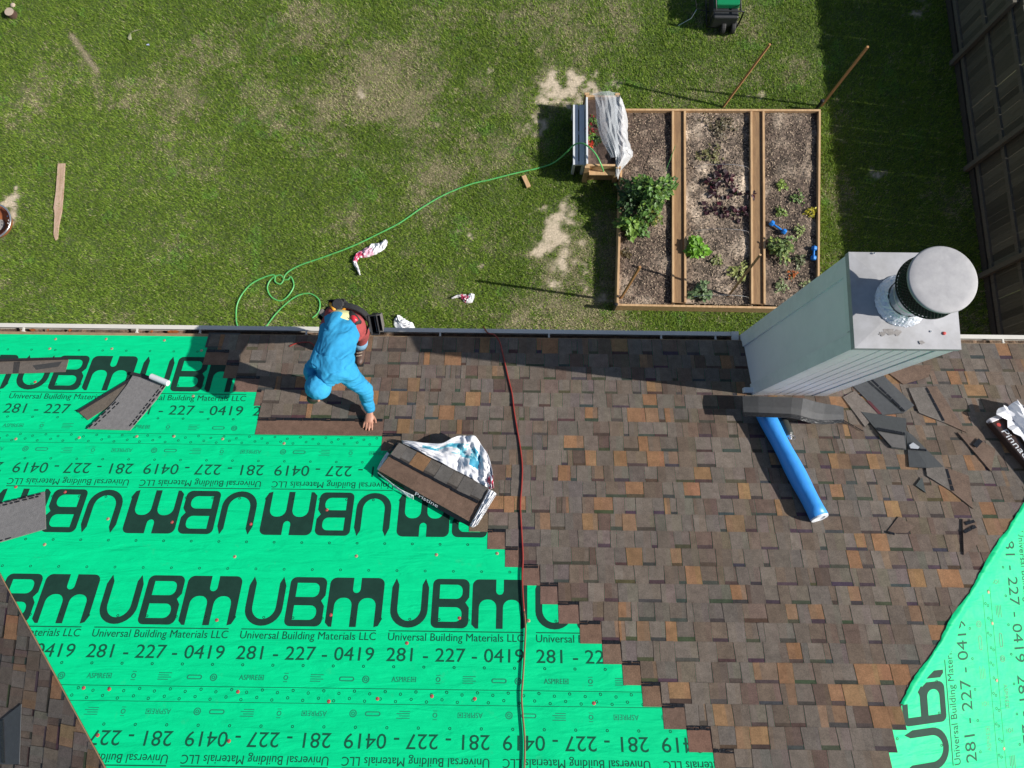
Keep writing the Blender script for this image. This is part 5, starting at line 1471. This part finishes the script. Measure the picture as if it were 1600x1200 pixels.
# lettering reads from the far end of the bundle
b_ = MB(); b_.poly([bil(.42 + x * .98, 1.078 - y * 2.0, -.018 + y * .55) for x, y in vs], fs); b_.build('wrapper_lettering', 'white', t)
def film_grid(top, bottom, hts, colf, name, parent, n=14, mt='film', jit=.012):
    tp = smooth_path([Vector((x, y, 0)) for x, y in top], 4); bt = smooth_path([Vector((x, y, 0)) for x, y in bottom], 4)
    m = 60; n *= 2 if n > 8 else 1; mb = MB(); R_ = []
    pick = lambda L, f: L[int(f * (len(L) - 1))].lerp(L[min(int(f * (len(L) - 1)) + 1, len(L) - 1)], f * (len(L) - 1) % 1)
    for j in range(m + 1):
        f = j / m; a_, b2 = pick(tp, f), pick(bt, f); row = []
        for i in range(n + 1):
            g = i / n; q = a_.lerp(b2, g)
            hgt = hts(f, g) + (float(fbm(np.array([f * 11]), np.array([g * 4 + 7]), 1.2, 3)[0]) - .5) * jit * 7 * (1 if 0 < g < 1 else .3) + rnd.uniform(-jit, jit) * .15
            row.append(RF(q.x, q.y, max(.014, hgt)))
        R_.append(row)
    for j in range(m):
        for i in range(n):
            mb.face([R_[j][i], R_[j][i + 1], R_[j + 1][i + 1], R_[j + 1][i]], colf(j / m, i / n))
    o = mb.build(name, mt, parent, weld=True, smooth=True); s_ = o.modifiers.new('th', 'SOLIDIFY'); s_.thickness = .0015
    return o
def wcol(f, g):
    q = float(fbm(np.array([f * 9]), np.array([g * 5]), 1.3, 3)[0])
    if .14 < f < .64 and .10 + .22 * f < g < .44 + .22 * f and q > .46: return (.22, .52, .60) if q < .6 else (.06, .30, .42)
    if .55 < f < .68 and .25 < g < .7 and q > .42: return (.05, .28, .42)
    if f > .84 and q > .52 and g < .85: return (.55, .045, .09)
    if f > .80 and q < .36: return (.35, .34, .42)
    return (.76, .76, .78)
film_grid([(627, 688), (645, 689), (665, 692), (690, 692), (705, 685), (718, 681), (730, 681), (742, 681), (752, 695), (762, 710), (768, 730), (770, 745), (772, 762)],
          [(629, 692), (645, 700), (662, 709), (680, 718), (695, 726), (710, 734), (722, 740), (732, 745), (742, 751), (750, 756), (756, 759), (761, 762), (764, 765)],
          lambda f, g: .085 + .08 * math.sin(math.pi * min(1, f * 1.1)) * (1 - g) + .035 * abs(math.sin(f * 19)) * (1 - g) * (f > .45) + .01, wcol, 'torn_wrapper', t)
film_grid([(764, 764), (772, 768), (776, 772)], [(734, 822), (739, 824), (746, 820)], lambda f, g: .105 + .02 * math.sin(f * 3.1), lambda f, g: (.76, .76, .77), 'wrapper_flap', t, n=10, jit=.006)
film_grid([(590, 738), (606, 750), (625, 764), (646, 774)], [(591, 740), (606, 753), (627, 770), (646, 781)], lambda f, g: .07 - .04 * g, lambda f, g: (.72, .75, .76), 'wrapper_flap', t, n=4, jit=.004)
film_grid([(624, 690), (612, 705), (600, 722), (592, 735)], [(620, 689), (608, 702), (596, 719), (589, 733)], lambda f, g: .07 - .02 * g, lambda f, g: (.7, .72, .74) if f > .4 else (.02, .02, .02), 'wrapper_flap', t, n=4, jit=.006)
vs, fs = text_geo('4', .03, .05); b_ = MB(); b_.poly([bil(1.02 + y * .55, .60 - x * 3.2, .022) for x, y in vs], fs); b_.build('flap_number', 'print', t)

# bundle still in its wrapper near the hip
t = empty('wrapped_bundle', RF(1580, 690), 'torn open bundle in a dark brown and white printed wrapper', 'bundle')
a_, b2 = RF(1546, 656, .09), RF(1600, 719, .09); dl = (b2 - a_).normalized(); wdv = NM.cross(dl).normalized()
if wdv.x < 0: wdv = -wdv
def wb(x, y, z): return a_ + dl * x + wdv * y + NM * z
def qd(x0, x1, y0, y1, z0, z1): return [wb(x0, y0, z0), wb(x1, y0, z0), wb(x1, y1, z0), wb(x0, y1, z0)], [wb(x0, y0, z1), wb(x1, y0, z1), wb(x1, y1, z1), wb(x0, y1, z1)]
b_ = MB(); b_.hexa(*qd(.01, .99, .01, .325, -.085, -.006), (.04, .03, .026)); b_.build('shingle_stack', 'asphalt', t)
b_ = MB(); b_.hexa(*qd(0, 1.0, 0, .15, -.07, .0), (.055, .032, .024)); b_.build('brown_wrapper', 'film', t, bevel=.008)
vs, fs = text_geo('Pinnacle', .36, .062)
b_ = MB(); fl_ = 1
b_.poly([wb(.13 + x, .012 + y, .0022) for x, y in vs], fs)
o = b_.build('wrapper_lettering', 'white', t)
b_ = MB(); b_.lathe(wb(.07, .04, .0), [(.018, 0), (.018, .003)], 14, NM); b_.build('wrapper_emblem', 'cap_red', t)
mb = MB(); R_ = []
for j in range(26):
    row = []
    for i in range(12):
        x = -.05 + 1.05 * j / 25; y = .13 + .26 * i / 11 - (.06 * rnd.random() if i == 0 else 0) - (.15 * max(0, .12 - x) if i < 4 else 0)
        row.append(wb(x + rnd.uniform(-.012, .012), y + rnd.uniform(-.008, .008), .012 + .03 * math.sin(i * 1.1 + j * .5) * (i > 1) + rnd.uniform(0, .02) + (-.06 if i > 9 else 0) + (.02 if j < 3 else 0)))
    R_.append(row)
for j in range(25):
    for i in range(11):
        mb.face([R_[j][i], R_[j][i + 1], R_[j + 1][i + 1], R_[j + 1][i]], (.76, .76, .78) if rnd.random() < .9 else (.25, .25, .27))
o = mb.build('torn_wrapper', 'film', t, weld=True); s_ = o.modifiers.new('th', 'SOLIDIFY'); s_.thickness = .0015
b_ = MB(); b_.hexa(*qd(-.012, .03, .0, .16, -.05, .006), (.7, .68, .7)); b_.build('torn_end_fold', 'film', t, bevel=.006)
vs, fs = text_geo('L', .05, .09); b_ = MB(); b_.poly([wb(.2 + x, .21 + y, .055) for x, y in vs], fs); b_.build('wrapper_print', 'print', t)

# air hose
hp_ = [(752, 519), (762, 520), (772, 523), (780, 533), (785, 550), (789, 568), (794, 590), (800, 615), (803, 640), (807, 665), (813, 700), (816, 730), (815, 760), (813, 790), (815, 830), (817, 870), (816, 905), (818, 945), (821, 975), (820, 1010), (817, 1060), (815, 1090), (817, 1120), (820, 1160), (819, 1210)]
pts = []
for k, (x, y) in enumerate(hp_):
    h = .018 if y > 536 else .045
    p = RF(x, y, h); pts.append(p)
pts[0] = Vector((pts[1].x - .05, YE + .13, ZE - .10))
sm = smooth_path(pts, 6); cut = int(len(sm) * .72)
t = empty('air_hose', RF(815, 860), 'dark red air hose running over the gutter and up the shingles', 'hose')
b_ = MB(); b_.tube(sm[:cut + 1], .0068, 8); b_.build('red_length', 'hose_red', t, smooth=True)
b_ = MB(); b_.tube(sm[cut:], .0068, 8); b_.build('brown_length', 'hose_brown', t, smooth=True)
# small red line by the worker's boots
b_ = MB(); b_.tube(smooth_path([RF(452, 541, .012), RF(465, 536, .02), RF(484, 535, .03), RF(492, 542, .02), RF(498, 546, .012)], 6), .006, 6)
tag(b_.build('tool_lanyard', 'hose_red', None, base=RF(470, 540), smooth=True), 'short dark red cord lying on shingles beside the worker', 'cord')

# ------------------------------------------------------------------ the worker
wk = empty('person', RF(545, 548), 'worker in a bright blue hooded top and tool belt bending over at the eave', 'person')
P3 = lambda x, y, h: RF(x, y, h)
def frame_ring(c, ax, ay, rx, ry, n=20): return [c + ax * (rx * math.cos(a)) + ay * (ry * math.sin(a)) for a in (2 * math.pi * k / n for k in range(n))]
def torso(mb, pts, wid, thk):
    rr = []
    for k, p in enumerate(pts):
        d = (pts[min(k + 1, len(pts) - 1)] - pts[max(k - 1, 0)]).normalized()
        sd = d.cross(Vector((0, 0, 1))).normalized(); up = sd.cross(d)
        rr.append(frame_ring(p, sd, up, wid[k], thk[k]))
    mb.loft(rr)
pel, hem, wst, chs, shd, nck = P3(537, 507, .86), P3(531, 519, .90), P3(524, 540, .93), P3(519, 564, .92), P3(516, 581, .87), P3(507, 594, .82)
head = P3(497, 607, .76)
sR, eR, wR = P3(541, 582, .82), P3(570, 609, .46), P3(578, 641, .085)
sL, eL, wL = P3(492, 578, .80), P3(488, 588, .45), P3(500, 596, .09)
hR, kR, aR = P3(552, 514, .82), P3(564, 519, .46), P3(563, 540, .10)
hL, kL, aL = P3(526, 505, .82), P3(520, 512, .46), P3(518, 540, .10)
body = MB()
torso(body, [pel, hem, wst, chs, shd], [.125, .122, .115, .125, .12], [.095, .09, .085, .085, .075])
body.tube([shd, nck, head], [.06, .055, .07], 12)
body.ball(head, (.078, .078, .105)); body.ball(head + Vector((0, -.085, -.03)), (.016, .022, .016)); body.ball(head + Vector((.078, 0, 0)), (.012, .025, .03)); body.ball(head + Vector((-.078, 0, 0)), (.012, .025, .03))
hands = []
for s_, e_, w_, sg in ((sR, eR, wR, 1), (sL, eL, wL, -1)):
    body.ball(s_, .062); body.tube([s_, s_.lerp(e_, .5), e_, e_.lerp(w_, .35), w_], [.056, .052, .043, .043, .029], 12)
    fw = (Vector((w_.x - e_.x, w_.y - e_.y, 0))).normalized(); fw = (fw - NM * fw.dot(NM)).normalized(); sd = fw.cross(NM).normalized()
    pc = w_ + fw * .05 - NM * .03
    body.tube([w_, pc, w_ + fw * .095 - NM * .05], [.028, .040, .038], 12, flat=.55)
    for k, (o_, l_) in enumerate(((-.033, .068), (-.011, .080), (.011, .076), (.033, .058))):
        r0 = w_ + fw * .088 - NM * .047 + sd * o_; f2 = (fw + sd * o_ * 4).normalized()
        r1 = r0 + f2 * l_ * .45 - NM * .004; r2 = r1 + f2 * l_ * .35 - NM * .012; r3 = r2 + f2 * l_ * .25 - NM * .010
        body.tube([r0, r1, r2, r3], [.0105, .0098, .009, .0075], 8)
    th = w_ + fw * .035 - NM * .035 - sd * sg * .030
    body.tube([th, th + fw * .035 - sd * sg * .028 - NM * .008, th + fw * .062 - sd * sg * .036 - NM * .014], [.0135, .0115, .009], 8)
for h_, k_, a_ in ((hR, kR, aR), (hL, kL, aL)):
    body.tube([h_, h_.lerp(k_, .5), k_, k_.lerp(a_, .4), a_], [.085, .072, .054, .05, .036], 14)
    up_ = Vector((0, -CP, SP)); body.tube([a_, a_ + up_ * .02 + Vector((0, 0, -.05)), a_ + up_ * .14 + Vector((0, 0, -.06 + .14 * .05))], [.038, .04, .03], 12)
bo_ = remeshed('body', body, 'skin', wk, .0065, 3)
# clothing
def folds(co):
    x, y, z = co[:, 0], co[:, 1], co[:, 2]
    f = fbm(x * 1.0 + z * .7, y * .55 + z * .5, 13, 3) - .5
    g = np.sin((x * 26 + y * 9 + z * 20) + 5 * fbm(x, y, 5, 2)) * .0025
    h = fbm(x * .8 - y * .5, z * 1.2 + y, 6, 2) - .5
    cr = -np.exp(-((fbm(x + 3, y * 1.4 + z, 7.5, 2) - .5) / .035) ** 2) * .009
    return f * .026 + h * .016 + g * 1.4 + cr - .003
hd = MB()
torso(hd, [P3(535, 504, .88), hem, wst, chs, shd, P3(511, 589, .84)], [.166, .170, .156, .172, .172, .10], [.126, .128, .118, .12, .108, .085])
for s_, e_, w_ in ((sR, eR, wR), (sL, eL, wL)):
    hd.ball(s_, (.098, .098, .09)); hd.tube([s_, s_.lerp(e_, .5), e_, e_.lerp(w_, .5), w_.lerp(e_, .05)], [.092, .076, .068, .058, .044], 16)
hd.tube([shd, nck], [.11, .085], 16)
remeshed('hooded_top', hd, 'hoodie', wk, .008, 6, folds)
hood = MB(); hood.ball(head + Vector((.004, .008, .022)), (.108, .112, .118)); hood.tube([nck + Vector((0, 0, .01)), head + Vector((0, .01, .02))], [.085, .10], 18)
remeshed('hood', hood, 'hoodie', wk, .010, 5, lambda co: folds(co) * .6)
hr = MB(); hr.ball(head + Vector((-.045, -.075, -.03)), (.05, .045, .05)); hr.build('hair', 'hair', wk, smooth=True)
sh = MB(); torso(sh, [P3(538, 500, .875), P3(533, 512, .89)], [.156, .158], [.118, .120]); sh.build('undershirt', 'shirt', wk, smooth=True)
tr = MB(); torso(tr, [P3(544, 497, .80), pel + Vector((0, 0, .01)), hem], [.155, .185, .18], [.10, .125, .11])
tr.ball(P3(551, 508, .86), .112); tr.ball(P3(526, 497, .87), .115)
for h_, k_, a_ in ((hR, kR, aR), (hL, kL, aL)):
    tr.tube([h_, h_.lerp(k_, .5), k_, k_.lerp(a_, .55)], [.112, .095, .078, .07], 16)
remeshed('trousers', tr, 'trousers', wk, .012, 4, lambda co: folds(co) * .5)
up_ = Vector((0, -CP, SP))
for a_, k_ in ((aR, kR), (aL, kL)):
    cf = MB(); cf.tube([k_.lerp(a_, .55), k_.lerp(a_, .8), a_ + Vector((0, 0, .03))], [.066, .068, .066], 16); cf.build('trouser_cuff', 'denim', wk, smooth=True)
    bt = MB(); f0 = a_ + Vector((0, 0, -.055)); q = lambda t_: f0 + up_ * t_
    bt.tube([a_ + Vector((0, 0, .04)), a_, q(-.01)], [.056, .054, .05], 14); bt.tube([q(-.055) + NM * .0, q(-.04), q(.03), q(.10), q(.165), q(.20)], [.02, .042, .046, .046, .04, .02], 14, flat=.9)
    remeshed('boot', bt, 'leather', wk, .009, 3)
    lc = MB()
    for k in range(4):
        c0 = q(.045 + .028 * k) + NM * (.055 - .006 * k); lc.tube([c0 + Vector((-.025, 0, 0)), c0 + NM * .004, c0 + Vector((.025, .01, 0))], .004, 5)
    lc.build('lace', 'stone', wk)
    sl = MB(); sl.hexa([q(-.06) - NM * .043 + Vector((-.04, 0, 0)), q(-.06) - NM * .043 + Vector((.04, 0, 0)), q(.2) - NM * .043 + Vector((.038, 0, 0)), q(.2) - NM * .043 + Vector((-.038, 0, 0))], [q(-.06) - NM * .03 + Vector((-.042, 0, 0)), q(-.06) - NM * .03 + Vector((.042, 0, 0)), q(.205) - NM * .03 + Vector((.04, 0, 0)), q(.205) - NM * .03 + Vector((-.04, 0, 0))]); sl.build('boot_sole', 'rubber', wk, bevel=.008)
# tool belt
tb = empty('tool_belt', pel, parent=wk)
dsp = (hem - pel).normalized(); sdp = dsp.cross(Vector((0, 0, 1))).normalized(); upp = sdp.cross(dsp)
bl_ = MB(); c0 = P3(542, 499, .85); rr = []
for z_, o_ in ((-.03, .0), (-.03, .012), (.03, .012), (.03, 0)):
    rr.append(frame_ring(c0 + dsp * z_, sdp, upp, .185 + o_, .135 + o_, 32))
bl_.loft(rr, cap=False); bl_.build('belt', 'belt', tb)
def pouch(c, d, w, h, dep, mt='belt', nm='pouch', open_=True):
    """bag hanging from the belt: tapered box with an open mouth; d = outward direction"""
    d = d.normalized(); dnv = Vector((0, 0, -1)) * .55 - dsp * .75; dnv = (dnv - d * dnv.dot(d)).normalized(); s_ = d.cross(dnv).normalized()
    b_ = MB(); q = lambda a, b2, e: c + s_ * a + dnv * b2 + d * e
    outer_t = [q(-w / 2, 0, 0), q(w / 2, 0, 0), q(w / 2, 0, dep), q(-w / 2, 0, dep)]
    outer_b = [q(-w * .38, h, 0), q(w * .38, h, 0), q(w * .38, h, dep * .6), q(-w * .38, h, dep * .6)]
    tk = .008
    in_t = [q(-w / 2 + tk, 0, tk), q(w / 2 - tk, 0, tk), q(w / 2 - tk, 0, dep - tk), q(-w / 2 + tk, 0, dep - tk)]
    in_b = [q(-w * .3, h * .8, tk), q(w * .3, h * .8, tk), q(w * .3, h * .8, dep * .5), q(-w * .3, h * .8, dep * .5)]
    b_.loft([outer_b, outer_t, in_t, in_b]); return b_.build(nm, mt, tb, bevel=.006)
back = -(dsp)
pouch(P3(577, 509, .86), Vector((.95, .1, .1)), .17, .20, .075); pouch(P3(586, 506, .85), Vector((.95, .1, .1)), .15, .16, .06, 'greytool')
pouch(P3(527, 486, .93), Vector((-.1, .95, .3)), .14, .17, .10); pouch(P3(512, 496, .88), Vector((-.7, .7, .1)), .13, .15, .07)
pouch(P3(562, 494, .88), Vector((.6, .8, .1)), .15, .17, .06, 'greytool')
b_ = MB(); b_.box(P3(544, 503, .975), (.085, .06, .03), Matrix.Rotation(-.6, 3, 'Z')); b_.build('back_pad', 'greytool', tb, bevel=.01)
b_ = MB(); b_.tube([P3(515, 473, .95), P3(519, 479, .985), P3(523, 485, .99)], [.013, .017, .014], 10); b_.build('screwdriver_handle', 'yellow', tb, smooth=True)
b_ = MB(); b_.tube([P3(540, 479, .95), P3(537, 484, .98)], [.011, .012], 10); b_.build('pencil', 'yellow', tb)
b_ = MB(); b_.tube([P3(548, 493, .96), P3(553, 498, .99), P3(557, 503, .98)], [.022, .026, .022], 12); b_.build('tape_measure', 'redtool', tb, smooth=True)
b_ = MB(); b_.tube([P3(545, 489, .95), P3(552, 497, .965), P3(560, 506, .955)], [.034, .038, .034], 12); b_.build('tape_holster', 'belt', tb, smooth=True)
b_ = MB(); b_.lathe(P3(530, 478, .96), [(.05, 0), (.05, .05), (.04, .06)], 16); b_.build('nail_bag', 'belt', tb)
b_ = MB(); b_.box(P3(507, 491, .92), (.05, .09, .04), Matrix.Rotation(.9, 3, 'Z')); b_.build('phone_case', 'greytool', tb, bevel=.008)
